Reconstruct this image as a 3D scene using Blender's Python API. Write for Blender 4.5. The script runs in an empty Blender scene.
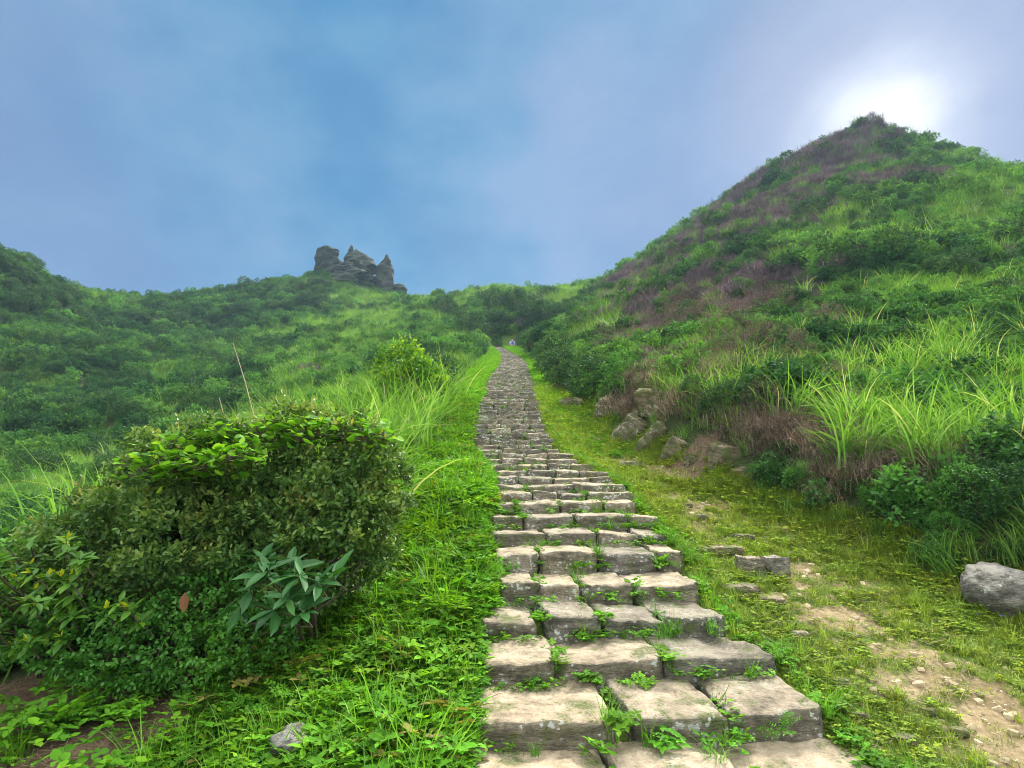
import bpy, math, random
import numpy as np
from mathutils import Vector, noise as mnoise

SEED = 7
random.seed(SEED)
rng = np.random.default_rng(SEED)
R = math.radians
F = 560.0                       # focal length in pixels of a 1024 wide frame
PITCH = R(15.6)
SP, CP = math.sin(PITCH), math.cos(PITCH)
scene = bpy.context.scene
COL = scene.collection

# ------------------------------------------------------------------ noise
def _hash(ix, iy, iz, s):
    h = (ix.astype(np.int64) * 374761393 + iy.astype(np.int64) * 668265263 + iz.astype(np.int64) * 2147483647 + s * 974711) & 0xffffffff
    h = ((h ^ (h >> 13)) * 1274126177) & 0xffffffff
    h = ((h ^ (h >> 16)) * 2246822519) & 0xffffffff
    return ((h ^ (h >> 15)) & 0xffffff) / float(0xffffff)

def vn(p, s=0):
    """value noise 0..1 at points p (n,3)"""
    p = np.asarray(p, float)
    i = np.floor(p).astype(np.int64)
    f = p - i
    f = f * f * (3 - 2 * f)
    r = 0
    for dx in (0, 1):
        wx = f[:, 0] if dx else 1 - f[:, 0]
        for dy in (0, 1):
            wy = f[:, 1] if dy else 1 - f[:, 1]
            for dz in (0, 1):
                wz = f[:, 2] if dz else 1 - f[:, 2]
                r = r + wx * wy * wz * _hash(i[:, 0] + dx, i[:, 1] + dy, i[:, 2] + dz, s)
    return r

def fbm(p, s=0, o=4, g=0.5):
    a, t, r = 1.0, 0.0, 0
    p = np.asarray(p, float)
    for k in range(o):
        r = r + a * (vn(p * 2 ** k + 17.3 * k, s + k) - 0.5)
        t += a
        a *= g
    return r / t * 2          # about -1..1

def n2(x, y, f, s=0, o=4):
    x = np.asarray(x, float)
    return fbm(np.stack([x * f, np.asarray(y, float) * f, np.zeros_like(x)], 1), s, o)

def sst(a, b, x):
    t = np.clip((x - a) / (b - a), 0, 1)
    return t * t * (3 - 2 * t)

# ------------------------------------------------------------------ camera relation, used to survey positions
def P(px, py, d):
    X = (px - 512) / F * d
    Y = (384 - py) / F * d
    return np.array([X, d * CP - Y * SP, d * SP + Y * CP])

# the stair line: distance, height and both edges
ST = [(2.44,722,477,850),(2.92,661,483,794),(3.38,618,484,738),(3.89,583,500,706),(4.5,551.5,495,690),(5.0,531.5,492,668),
      (5.5,515,492,655),(6.0,501,497,640),(6.5,489.5,497,628),(7.2,476,495,612),(8.0,463,490,592),(8.8,453,480,570),(9.6,444.5,474,556),
      (11.3,424,472,547),(14.3,398,480,538),(18,383,487,534),(22,372,493,530),(29,363,500,528),(38,357,501,522),(45,353,499,514),(52,346.5,493,502)]
SY, SZ, SL, SR = [], [], [], []
for d, py, a, b in ST:
    w = P(a, py, d)
    SY.append(w[1]); SZ.append(w[2]); SL.append(w[0]); SR.append(P(b, py, d)[0])
SY = np.array([-60., -6., 0.0] + SY + [53., 60.])
SZ = np.array([-8., -3.6, -1.715] + SZ + [SZ[-1] + .15, SZ[-1] + 1.2])
SL = np.array([-.3, -.3, -.2] + SL + [SL[-1] - .6, SL[-1] - 1.5])
SR = np.array([1.9, 1.9, 1.8] + SR + [SR[-1] - .6, SR[-1] - 1.5])
def stz(y): return np.interp(y, SY, SZ)
def stl(y): return np.interp(y, SY, SL)
def strr(y): return np.interp(y, SY, SR)
def footR(y): return np.interp(y, [-6, 0, 3.5, 4.2, 5.3, 7, 9.5, 14, 20, 40, 55], [6, 5, 4.2, 3.65, 3.2, 2.45, 2.0, 1.75, 1.5, 1.1, 0.5])
def footL(y): return np.interp(y, [-6, 0, 3, 5, 7, 12, 20, 45, 55], [-1.3, -1.2, -1.15, -1.35, -1.7, -1.85, -1.75, -2.0, -2.6])

CT = [(1024,500,4.9),(940,470,5.6),(860,455,6.6),(780,430,7.8),(700,405,9.3),(640,385,11.5),(600,370,15),(580,360,20),(562,350,28),(545,341,38),
 (1024,430,7),(1024,370,10),(1150,430,7.5),(1150,350,12),(870,390,10),(780,370,12),(700,360,14.5),(640,345,20),(600,330,30),
 (1024,320,14),(1024,262,21),(1024,222,30),(1024,186,42),(1180,218,45),(1300,200,40),(940,330,14),(940,260,23),(940,200,36),(945,163,60),(870,320,16),(870,250,27),(870,190,42),
 (872,113,72),(905,139,69),(780,320,20),(780,260,32),(780,200,52),(800,160,76),(838,139,74),(750,187,75),(700,224,73),(650,258,71),(600,293,70),(700,300,28),(700,250,45),
 (640,300,35),(640,272,52),(600,312,45),(560,287,85),(500,283,90),(450,296,95),(545,325,55),(470,325,60),(430,335,52),(520,303,75),(450,345,38),
 (405,302,100),(385,296,104),(350,273,105),(310,277,105),(270,293,102),(230,296,100),(170,311,95),(110,310,90),(80,304,75),(40,284,65),(0,262,60),(-80,238,60),(-200,235,55),
 (400,322,72),(350,345,50),(280,372,41),(210,402,33),(320,330,68),(250,350,62),(300,310,85),(200,330,75),(100,340,65),(20,320,55),(0,340,48),(0,400,36),(100,400,40),(170,390,42),
 (0,450,26),(100,450,27),(200,435,27),(300,405,24),(360,385,22),(0,500,17),(100,500,16),(0,560,9),(200,520,9.5),(300,450,12),(370,420,13),(410,395,17),(-200,500,18),(-250,350,50),
 (0,765,2.55),(0,700,3.05),(100,710,2.95),(200,705,2.85),(-200,760,2.8),(100,610,4.4),(0,600,5.0),(250,560,5.2),(-200,650,4.0)]
CP3 = [P(*c) for c in CT]
CP3 += [np.array(v, float) for v in [(0,140,14),(-60,160,10),(60,130,20),(110,140,5),(-130,140,5),(-140,40,12),(120,60,18),(90,20,16),(60,0,12),(30,-8,5),(-30,-8,-8),(-70,0,-4),
        (0,-60,-10),(90,-60,0),(-90,-60,-16),(300,0,-10),(-300,0,-14),(0,320,-14),(300,300,-14),(-300,300,-14),(0,-300,-20),(12,3,3.0),(8,2,0.6),(7,0,-.4),(14,-4,0),(-6,1,-2.4),(-3,-1,-2.6),(-12,4,-2.5)]]
for y in [-6, -2, 0, 1.5, 3, 4, 5, 6, 7, 8.5, 10, 12, 15, 19, 24, 30, 37, 44, 50]:
    for x in (footL(y) + .15, footR(y) - .15, (footL(y) + footR(y)) / 2):
        CP3.append(np.array([x, y, stz(y) - .12]))
CP3 = np.array(CP3)
def _solve():
    q = CP3[:, :2]
    D = np.sqrt(((q[:, None] - q[None]) ** 2).sum(2) + .02)
    n = len(q)
    A = np.zeros((n + 3, n + 3))
    A[:n, :n] = D - np.eye(n) * .03
    A[:n, n] = 1; A[:n, n + 1:] = q
    A[n, :n] = 1; A[n + 1:, :n] = q.T
    return np.linalg.lstsq(A, np.concatenate([CP3[:, 2], [0, 0, 0]]), rcond=None)[0]
CW = _solve()
def H(x, y):
    """height of the ground"""
    x = np.atleast_1d(np.asarray(x, float)); y = np.atleast_1d(np.asarray(y, float))
    out = np.empty(len(x))
    for k in range(0, len(x), 40000):
        xs, ys = x[k:k + 40000], y[k:k + 40000]
        D = np.sqrt((xs[:, None] - CP3[None, :, 0]) ** 2 + (ys[:, None] - CP3[None, :, 1]) ** 2 + .02)
        out[k:k + 40000] = D @ CW[:len(CP3)] + CW[-3] + CW[-2] * xs + CW[-1] * ys
    r = np.hypot(x, y)
    amp = np.clip(r / 60, 0.03, .9)
    out = out + n2(x, y, .16, 3, 4) * amp * 1.1 + n2(x, y, .03, 9, 2) * np.clip((r - 25) / 60, 0, 1) * 2.0
    out = out + n2(x, y, 1.3, 5, 3) * .06
    out = out + np.abs(n2(x, y, .9, 15, 4)) * .35 * sst(12, 5, r) * (x > 1)
    # the trail corridor
    fl, fr = footL(y), footR(y)
    dist = np.maximum(fl - x, x - fr)
    w = 1 - sst(0, .75, dist)
    a, b = stl(y), strr(y)
    bump = n2(x, y, 1.1, 21, 3) * .035 + n2(x, y, 6, 22, 3) * .012
    side = sst(.0, 1.6, x - b) * -.02 + sst(0, 1.2, a - x) * -.07
    cz = stz(y - np.clip((x - a) / 1.6, 0, 2) * .2 * (1 - sst(4, 9, y))) - .13 + bump + side
    ins = np.minimum(x - a, b - x)
    cz = cz - sst(-.02, .12, ins) * .06 * (1 - sst(50, 52, y))
    w = w * (1 - sst(52, 58, y))
    return out * (1 - w) + cz * w
def h1(x, y): return float(H([x], [y])[0])

_T = np.concatenate([np.arange(1.2, 20, .04), np.arange(20, 140, .25)])
def hit(px, py):
    """where the line of sight through a surveyed direction meets the ground"""
    v = np.stack([P(px, py, t) for t in _T])
    g = H(v[:, 0], v[:, 1])
    k = np.argmax(v[:, 2] < g)
    if not (v[:, 2] < g).any(): k = len(_T) - 1
    p = v[k].copy(); p[2] = g[k]
    return p, _T[k]

# ------------------------------------------------------------------ object helpers
def tag(o, label=None, cat=None, group=None, kind=None):
    if label: o['label'] = label
    if cat: o['category'] = cat
    if group: o['group'] = group
    if kind: o['kind'] = kind
    return o
def empty(name, loc, rz=0, sc=1):
    o = bpy.data.objects.new(name, None); COL.objects.link(o)
    o.location = [float(c) for c in loc]; o.rotation_euler = (0, 0, rz); o.scale = (sc, sc, sc)
    o.empty_display_size = .2
    return o
def mesh_np(name, V, faces, tint=None, smooth=False):
    """faces: list of int arrays (n,k)"""
    V = np.asarray(V, np.float32)
    me = bpy.data.meshes.new(name)
    me.vertices.add(len(V)); me.vertices.foreach_set('co', V.ravel())
    faces = [np.asarray(f, np.int32) for f in faces if len(f)]
    idx = np.concatenate([f.ravel() for f in faces])
    tot = np.concatenate([np.full(len(f), f.shape[1], np.int32) for f in faces])
    st = np.concatenate([[0], np.cumsum(tot)[:-1]]).astype(np.int32)
    me.loops.add(len(idx)); me.loops.foreach_set('vertex_index', idx)
    me.polygons.add(len(tot)); me.polygons.foreach_set('loop_start', st)
    try: me.polygons.foreach_set('loop_total', tot)
    except Exception: pass
    me.polygons.foreach_set('use_smooth', np.full(len(tot), smooth))
    if tint is not None:
        a = me.attributes.new('tint', 'FLOAT', 'POINT'); a.data.foreach_set('value', np.asarray(tint, np.float32))
    me.update(calc_edges=True); me.validate()
    return me
def obj(name, me, mat, parent=None, loc=None, link=True):
    o = bpy.data.objects.new(name, me)
    if link: COL.objects.link(o)
    if mat is not None and not me.materials: me.materials.append(mat)
    if parent is not None: o.parent = parent
    if loc is not None: o.location = [float(c) for c in loc]
    return o
def copy_tree(src, loc, rz, sc, label=None, tilt=(0, 0)):
    c = src.copy(); COL.objects.link(c); c.location = [float(v) for v in loc]; c.rotation_euler = (tilt[0], tilt[1], rz)
    c.scale = (sc, sc, sc) if np.isscalar(sc) else sc
    if label: c['label'] = label
    for ch in src.children:
        k = ch.copy(); COL.objects.link(k); k.parent = c
        for g in ch.children:
            q = g.copy(); COL.objects.link(q); q.parent = k
    return c

# ------------------------------------------------------------------ node materials
def newmat(name):
    m = bpy.data.materials.new(name); m.use_nodes = True
    nt = m.node_tree; nt.nodes.clear()
    return m, nt
def nd(nt, t, **k):
    n = nt.nodes.new(t)
    for a, b in k.items(): setattr(n, a, b)
    return n
def ramp(nt, stops, fac=None, interp='LINEAR'):
    r = nd(nt, 'ShaderNodeValToRGB'); cr = r.color_ramp; cr.interpolation = interp
    while len(cr.elements) < len(stops): cr.elements.new(.5)
    for e, (p, c) in zip(cr.elements, stops):
        e.position = p; e.color = (c[0], c[1], c[2], 1) if not np.isscalar(c) else (c, c, c, 1)
    if fac is not None: nt.links.new(fac, r.inputs[0])
    return r.outputs[0]
def mix(nt, a, b, fac, blend='MIX'):
    m = nd(nt, 'ShaderNodeMix', data_type='RGBA', blend_type=blend)
    for sock, v in ((m.inputs[0], fac), (m.inputs[6], a), (m.inputs[7], b)):
        if hasattr(v, 'links'): nt.links.new(v, sock)
        elif np.isscalar(v): sock.default_value = v
        else: sock.default_value = (*v, 1)
    return m.outputs[2]
def math_(nt, op, a, b=0.0):
    m = nd(nt, 'ShaderNodeMath', operation=op)
    for s, v in ((m.inputs[0], a), (m.inputs[1], b)):
        if hasattr(v, 'links'): nt.links.new(v, s)
        else: s.default_value = v
    return m.outputs[0]
def noise_(nt, scale, detail=4, vec=None, rough=.55):
    n = nd(nt, 'ShaderNodeTexNoise'); n.inputs['Scale'].default_value = scale; n.inputs['Detail'].default_value = detail
    n.inputs['Roughness'].default_value = rough
    if vec is not None: nt.links.new(vec, n.inputs['Vector'])
    return n.outputs[0]
def leaf_mat(name, stops, transl=.35, rough=.5, inst=False, spec=.3):
    """leaf shading, thin and partly translucent; stops colour the per leaf tint"""
    m, nt = newmat(name)
    at = nd(nt, 'ShaderNodeAttribute', attribute_name='tint')
    col = ramp(nt, stops, at.outputs['Fac'])
    if inst:
        ia = nd(nt, 'ShaderNodeAttribute', attribute_name='pcol', attribute_type='INSTANCER')
        col = mix(nt, ia.outputs['Color'], col, 1.0, 'MULTIPLY')
    b = nd(nt, 'ShaderNodeBsdfPrincipled'); nt.links.new(col, b.inputs['Base Color'])
    b.inputs['Roughness'].default_value = rough; b.inputs['Specular IOR Level'].default_value = spec
    t = nd(nt, 'ShaderNodeBsdfTranslucent')
    tc = mix(nt, col, (1.25, 1.2, .55), 1.0, 'MULTIPLY'); nt.links.new(tc, t.inputs['Color'])
    ms = nd(nt, 'ShaderNodeMixShader'); ms.inputs[0].default_value = transl
    nt.links.new(b.outputs[0], ms.inputs[1]); nt.links.new(t.outputs[0], ms.inputs[2])
    o = nd(nt, 'ShaderNodeOutputMaterial'); nt.links.new(ms.outputs[0], o.inputs[0])
    return m
def plain_mat(name, c1, c2, scale=8, rough=.85, bump=.3, bscale=40, spec=.2):
    m, nt = newmat(name)
    tc = nd(nt, 'ShaderNodeTexCoord').outputs['Object']
    col = ramp(nt, [(.3, c1), (.7, c2)], noise_(nt, scale, 6, tc))
    b = nd(nt, 'ShaderNodeBsdfPrincipled'); nt.links.new(col, b.inputs['Base Color']); b.inputs['Roughness'].default_value = rough
    b.inputs['Specular IOR Level'].default_value = spec
    bp = nd(nt, 'ShaderNodeBump'); bp.inputs['Strength'].default_value = bump; bp.inputs['Distance'].default_value = .02
    nt.links.new(noise_(nt, bscale, 6, tc), bp.inputs['Height']); nt.links.new(bp.outputs[0], b.inputs['Normal'])
    o = nd(nt, 'ShaderNodeOutputMaterial'); nt.links.new(b.outputs[0], o.inputs[0])
    return m

def stone_mat(name, top1, top2, side1, side2, lichen=.62, moss=.5, green=(.07, .10, .02), bscale=26):
    """weathered stone: foot worn top, darker stained sides, lichen spots and moss in blotches"""
    m, nt = newmat(name)
    tco = nd(nt, 'ShaderNodeTexCoord').outputs['Object']
    oi = nd(nt, 'ShaderNodeObjectInfo')
    off = nd(nt, 'ShaderNodeVectorMath', operation='MULTIPLY_ADD')
    nt.links.new(oi.outputs['Random'], off.inputs[0]); off.inputs[1].default_value = (37, 21, 13); nt.links.new(tco, off.inputs[2])
    v = off.outputs[0]
    mp = nd(nt, 'ShaderNodeMapping'); nt.links.new(v, mp.inputs['Vector']); mp.inputs['Scale'].default_value = (1, 1, 3.2)
    nA = noise_(nt, 5, 8, mp.outputs[0], .65); nB = noise_(nt, 26, 8, v, .7)
    mixn = math_(nt, 'ADD', math_(nt, 'MULTIPLY', nA, .6), math_(nt, 'MULTIPLY', nB, .4))
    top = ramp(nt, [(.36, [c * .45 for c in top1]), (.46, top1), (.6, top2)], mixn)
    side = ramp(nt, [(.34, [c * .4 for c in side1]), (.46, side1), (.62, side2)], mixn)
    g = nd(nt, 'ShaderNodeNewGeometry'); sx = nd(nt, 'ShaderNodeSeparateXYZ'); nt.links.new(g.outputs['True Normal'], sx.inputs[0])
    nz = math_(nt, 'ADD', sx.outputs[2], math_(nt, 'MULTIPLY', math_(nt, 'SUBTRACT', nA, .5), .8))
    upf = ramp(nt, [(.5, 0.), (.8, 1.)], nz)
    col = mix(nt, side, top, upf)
    col = mix(nt, col, mix(nt, (.7, .72, .75), (1.28, 1.2, 1.12), oi.outputs['Random']), 1.0, 'MULTIPLY')
    # moss
    nm = noise_(nt, 6.5, 6, v, .7)
    mf = ramp(nt, [(moss, 0.), (moss + .09, 1.)], nm)
    mf = math_(nt, 'MULTIPLY', mf, math_(nt, 'MULTIPLY', noise_(nt, 60, 3, v), 1.5))
    col = mix(nt, col, green, mf)
    # lichen
    vo = nd(nt, 'ShaderNodeTexVoronoi'); vo.inputs['Scale'].default_value = 30; vo.inputs['Randomness'].default_value = 1
    wv = nd(nt, 'ShaderNodeTexNoise'); wv.inputs['Scale'].default_value = 45; wv.inputs['Detail'].default_value = 3; nt.links.new(v, wv.inputs['Vector'])
    wa = nd(nt, 'ShaderNodeVectorMath', operation='MULTIPLY_ADD'); nt.links.new(wv.outputs['Color'], wa.inputs[0]); wa.inputs[1].default_value = (.035, .035, .035); nt.links.new(v, wa.inputs[2]); nt.links.new(wa.outputs[0], vo.inputs['Vector'])
    wob = math_(nt, 'ADD', vo.outputs['Distance'], math_(nt, 'MULTIPLY', math_(nt, 'SUBTRACT', nA, .5), -2.2))
    sp = ramp(nt, [(.14, 1.), (.24, 0.)], wob)
    zone = ramp(nt, [(lichen - .08, 0.), (lichen, 1.)], noise_(nt, 3.5, 4, v))
    nz2 = math_(nt, 'SUBTRACT', 1.0, math_(nt, 'MULTIPLY', upf, .75))
    col = mix(nt, col, (.46, .47, .42), math_(nt, 'MULTIPLY', math_(nt, 'MULTIPLY', sp, zone), nz2))
    b = nd(nt, 'ShaderNodeBsdfPrincipled'); nt.links.new(col, b.inputs['Base Color'])
    b.inputs['Roughness'].default_value = .88; b.inputs['Specular IOR Level'].default_value = .2
    bp = nd(nt, 'ShaderNodeBump'); bp.inputs['Strength'].default_value = .9; bp.inputs['Distance'].default_value = .03
    hh = math_(nt, 'ADD', math_(nt, 'MULTIPLY', noise_(nt, bscale, 8, mp.outputs[0], .65), 1.0), math_(nt, 'MULTIPLY', noise_(nt, 110, 4, v), .25))
    nt.links.new(hh, bp.inputs['Height']); nt.links.new(bp.outputs[0], b.inputs['Normal'])
    o = nd(nt, 'ShaderNodeOutputMaterial'); nt.links.new(b.outputs[0], o.inputs[0])
    return m

M = {}
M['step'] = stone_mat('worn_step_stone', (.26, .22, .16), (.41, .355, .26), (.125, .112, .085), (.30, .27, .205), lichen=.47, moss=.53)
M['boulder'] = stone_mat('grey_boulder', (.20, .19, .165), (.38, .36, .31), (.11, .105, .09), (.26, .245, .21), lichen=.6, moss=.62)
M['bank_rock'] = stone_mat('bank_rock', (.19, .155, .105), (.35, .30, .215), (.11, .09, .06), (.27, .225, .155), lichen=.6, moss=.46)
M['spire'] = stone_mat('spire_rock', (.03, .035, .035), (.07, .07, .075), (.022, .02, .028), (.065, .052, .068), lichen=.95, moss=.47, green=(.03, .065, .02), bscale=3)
M['bark'] = plain_mat('bark', (.06, .045, .03), (.14, .11, .08))
M['dry'] = plain_mat('dry_stalk', (.35, .28, .17), (.5, .42, .28))

K = [(0, (.35, .35, .35)), (.55, (1, 1, 1)), (1, (1.7, 1.6, 1.2))]
M['i_leaf'] = leaf_mat('scrub_leaf', [(0, (.3, .38, .42)), (.5, (.9, .9, .9)), (.8, (1.3, 1.25, 1.0)), (1, (2.0, 1.8, 1.0))], .35, .7, True, .12)
M['i_blade'] = leaf_mat('scrub_blade', [(0, (.6, .65, .5)), (.6, (1, 1, 1)), (1, (1.7, 1.5, 1.1))], .35, .5, True)
M['i_twig'] = leaf_mat('scrub_twig', [(0, (.5, .5, .5)), (.6, (1, 1, 1)), (1, (1.5, 1.4, 1.3))], .1, .8, True)
M['box'] = leaf_mat('small_dark_leaf', [(0, (.03, .08, .02)), (.45, (.08, .17, .035)), (.8, (.20, .29, .06)), (1, (.36, .32, .10))], .32, .45, spec=.3)
M['under'] = leaf_mat('fresh_leaf', [(0, (.03, .10, .015)), (.6, (.075, .23, .03)), (1, (.12, .30, .04))], .35, .45)
M['vine'] = leaf_mat('vine_leaf', [(0, (.06, .17, .012)), (.6, (.13, .34, .02)), (1, (.28, .5, .04))], .42, .42)
M['broad'] = leaf_mat('broad_leaf', [(0, (.02, .07, .02)), (.7, (.04, .14, .03)), (1, (.09, .22, .04))], .25, .5, spec=.25)
M['yellow'] = leaf_mat('yellow_tip_leaf', [(0, (.03, .10, .02)), (.6, (.10, .24, .02)), (.8, (.25, .40, .02)), (1, (.62, .60, .03))], .35, .45)
M['silver'] = leaf_mat('silvergrass_blade', [(0, (.05, .15, .015)), (.55, (.13, .29, .04)), (.85, (.26, .44, .13)), (1, (.45, .42, .24))], .4, .65, spec=.04)
M['dark'] = leaf_mat('evergreen_leaf', [(0, (.012, .042, .014)), (.6, (.035, .10, .028)), (1, (.09, .17, .035))], .28, .55, spec=.2)
M['lime'] = leaf_mat('lime_leaf', [(0, (.025, .09, .01)), (.55, (.08, .22, .015)), (1, (.30, .46, .02))], .4, .45)
M['brush'] = leaf_mat('dead_brush', [(0, (.06, .042, .036)), (.6, (.16, .115, .09)), (1, (.32, .25, .17))], .08, .85)
M['brown'] = leaf_mat('brown_leaf', [(0, (.12, .05, .015)), (1, (.20, .09, .03))], .3, .6)
M['violet'] = leaf_mat('violet_petal', [(0, (.20, .12, .6)), (1, (.35, .25, .8))], .3, .5)

# ------------------------------------------------------------------ leaf and blade geometry
def unit(v): return v / np.maximum(np.linalg.norm(v, axis=-1, keepdims=True), 1e-9)
def rdir(n, up=0.0, r=rng):
    v = r.normal(size=(n, 3)); v = unit(v); v[:, 2] += up
    return unit(v)
def leaves(pos, axis, L, W, r=rng, droop=.15, detail=1, tint=None, face_up=.8, shape=(.35, .75, .75, .6)):
    """arrays of leaves -> V, faces, tint"""
    n = len(pos)
    L = np.broadcast_to(L, n)[:, None]; W = np.broadcast_to(W, n)[:, None]
    axis = unit(axis)
    nr = r.normal(size=(n, 3)) * (1 - face_up) * 1.4 + np.array([0, 0, 1.0]) * face_up
    side = unit(np.cross(axis, nr)); nrm = unit(np.cross(side, axis))
    if tint is None: tint = r.random(n)
    if detail == 0:
        V = np.stack([pos, pos + axis * L * .45 + side * W * .5, pos + axis * L - nrm * L * droop, pos + axis * L * .45 - side * W * .5], 1).reshape(-1, 3)
        b = np.arange(n)[:, None] * 4
        return V, [b + np.array([[0, 1, 2, 3]])], np.repeat(tint, 4)
    a1, w1, a2, w2 = shape
    m1 = pos + axis * L * a1 - nrm * L * droop * .15
    m2 = pos + axis * L * a2 - nrm * L * droop * .55
    up = nrm * W * .12
    V = np.stack([pos, m1 + side * W * .5 * w1 * 1.3 + up, m2 + side * W * .5 * w2 * 1.2 + up, pos + axis * L - nrm * L * droop, m2 - side * W * .5 * w2 * 1.2 + up,
                  m1 - side * W * .5 * w1 * 1.3 + up, m1, m2], 1).reshape(-1, 3)
    b = np.arange(n)[:, None] * 8
    return V, [b + np.array([[0, 1, 6]]), b + np.array([[0, 6, 5]]), b + np.array([[2, 3, 7]]), b + np.array([[7, 3, 4]]),
               b + np.array([[1, 2, 7, 6]]), b + np.array([[6, 7, 4, 5]])], np.repeat(tint, 8)
def blades(base, L, W, az, lean, curl, seg=5, r=rng, tint=None, twist=.0, wob=.0):
    n = len(base)
    L = np.broadcast_to(L, n); W = np.broadcast_to(W, n); lean = np.broadcast_to(lean, n); curl = np.broadcast_to(curl, n)
    if tint is None: tint = r.random(n)
    h = np.stack([np.cos(az), np.sin(az), np.zeros(n)], 1); up = np.array([0, 0, 1.0])
    sa = az + np.pi / 2 + r.normal(size=n) * twist
    side = np.stack([np.cos(sa), np.sin(sa), r.normal(size=n) * .2], 1)
    p = base.copy(); rows = []
    for s in range(seg + 1):
        t = s / seg
        wd = (W * (.7 + .6 * t if t < .4 else (1 - t) ** .8 * 1.25 + .04))[:, None]
        rows.append(p + side * wd * .5); rows.append(p - side * wd * .5)
        th = lean + curl * t ** 1.3
        if wob: h = unit(h + r.normal(size=h.shape) * [wob, wob, 0])
        p = p + (h * np.sin(th)[:, None] + up * np.cos(th)[:, None]) * (L / seg)[:, None]
    V = np.stack(rows, 1).reshape(-1, 3); k = 2 * (seg + 1)
    b = np.arange(n)[:, None] * k
    return V, [b + np.array([[2 * s, 2 * s + 1, 2 * s + 3, 2 * s + 2]]) for s in range(seg)], np.repeat(tint, k)
def tubes(paths, radii, sides=5):
    V, Fc, o = [], [], 0
    for pts, rad in zip(paths, radii):
        pts = np.asarray(pts, float); n = len(pts)
        rr = np.linspace(rad, rad * .35, n) if np.isscalar(rad) else np.asarray(rad)
        d = np.gradient(pts, axis=0); d = unit(d)
        ref = np.where(np.abs(d[:, 2:3]) > .9, [[1., 0, 0]], [[0, 0, 1.]])
        u = unit(np.cross(d, ref)); w = np.cross(d, u)
        a = np.arange(sides) * 2 * np.pi / sides
        ring = pts[:, None] + (u[:, None] * np.cos(a)[None, :, None] + w[:, None] * np.sin(a)[None, :, None]) * rr[:, None, None]
        V.append(ring.reshape(-1, 3))
        for i in range(n - 1):
            for j in range(sides):
                Fc.append((o + i * sides + j, o + i * sides + (j + 1) % sides, o + (i + 1) * sides + (j + 1) % sides, o + (i + 1) * sides + j))
        o += n * sides
    return np.concatenate(V), [np.array(Fc)]
def join(parts):
    V, Fs, T, o = [], [], [], 0
    for v, f, t in parts:
        V.append(v); T.append(t)
        for a in f: Fs.append(a + o)
        o += len(v)
    return np.concatenate(V), Fs, np.concatenate(T)

def bush_parts(lobes, n_twig, per, L, W, r, detail=0, twig=.12, up=.35, droop=.15, tint_lo=0, tint_hi=1, face_up=.7, inner=.25, jag=.22, zmin=-.05):
    """sprays of leaves round twig ends that lie on lumpy lobes -> leaves, twig tips"""
    lobes = [(np.array(c, float), np.array(s, float) if not np.isscalar(s) else np.full(3, float(s))) for c, s in lobes]
    ar = np.array([s[0] * s[1] + s[1] * s[2] + s[0] * s[2] for c, s in lobes]); k = r.choice(len(lobes), n_twig * 2, p=ar / ar.sum())
    C = np.array([lobes[i][0] for i in k]); S = np.array([lobes[i][1] for i in k])
    d = rdir(len(k), .15, r)
    q = 1 + jag * fbm(C * 3 + d * 2.2, 5, 3) + r.normal(size=len(k)) * .05
    q = q * np.where(r.random(len(k)) < inner, r.uniform(.6, .95, len(k)), 1)
    p = C + d * S * q[:, None]
    keep = np.ones(len(p), bool)
    for i, (c, s) in enumerate(lobes):
        keep &= ~((((p - c) / (s * .82)) ** 2).sum(1) < 1) | (k == i)
    keep &= p[:, 2] > zmin
    p, d = p[keep][:n_twig], d[keep][:n_twig]
    n = len(p); cl = r.random(n) ; cl = .55 * cl + .45 * np.clip(.5 + fbm(p * 3.5, 8, 2), 0, 1)
    ax = unit(d + [0, 0, up] + r.normal(size=(n, 3)) * .3)
    P_, A_, T_ = [], [], []
    for j in range(per):
        s = (j + r.random(n)) / per
        P_.append(p + ax * (s * twig)[:, None] * 1.0 - ax * twig * .5 + r.normal(size=(n, 3)) * twig * .08)
        A_.append(unit(ax * .6 + r.normal(size=(n, 3)) * .75))
        T_.append(np.clip(cl * .75 + r.random(n) * .3 + (s - .5) * .25, 0, 1))
    Pp, A, T = np.concatenate(P_), np.concatenate(A_), np.concatenate(T_)
    T = tint_lo + (tint_hi - tint_lo) * T
    m = len(Pp)
    return leaves(Pp, A, L * r.uniform(.6, 1.2, m), W * r.uniform(.7, 1.2, m), r, droop, detail, T, face_up), p
def stems_for(tips, root, r, n=14, rad=.012, mid=.45, jig=.05):
    paths = []
    for i in r.choice(len(tips), min(n, len(tips)), replace=False):
        t = tips[i] * .93 + np.asarray(root) * .07; b = np.asarray(root) + r.normal(size=3) * [.06, .06, 0]
        c1 = b + (t - b) * mid * [.55, .55, 1] + r.normal(size=3) * jig
        c2 = b + (t - b) * .75 + r.normal(size=3) * jig
        paths.append(np.array([b - [0, 0, .08], b + (c1 - b) * .5 + r.normal(size=3) * jig * .4, c1, c2, t]))
    return tubes(paths, [rad] * len(paths))

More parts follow.
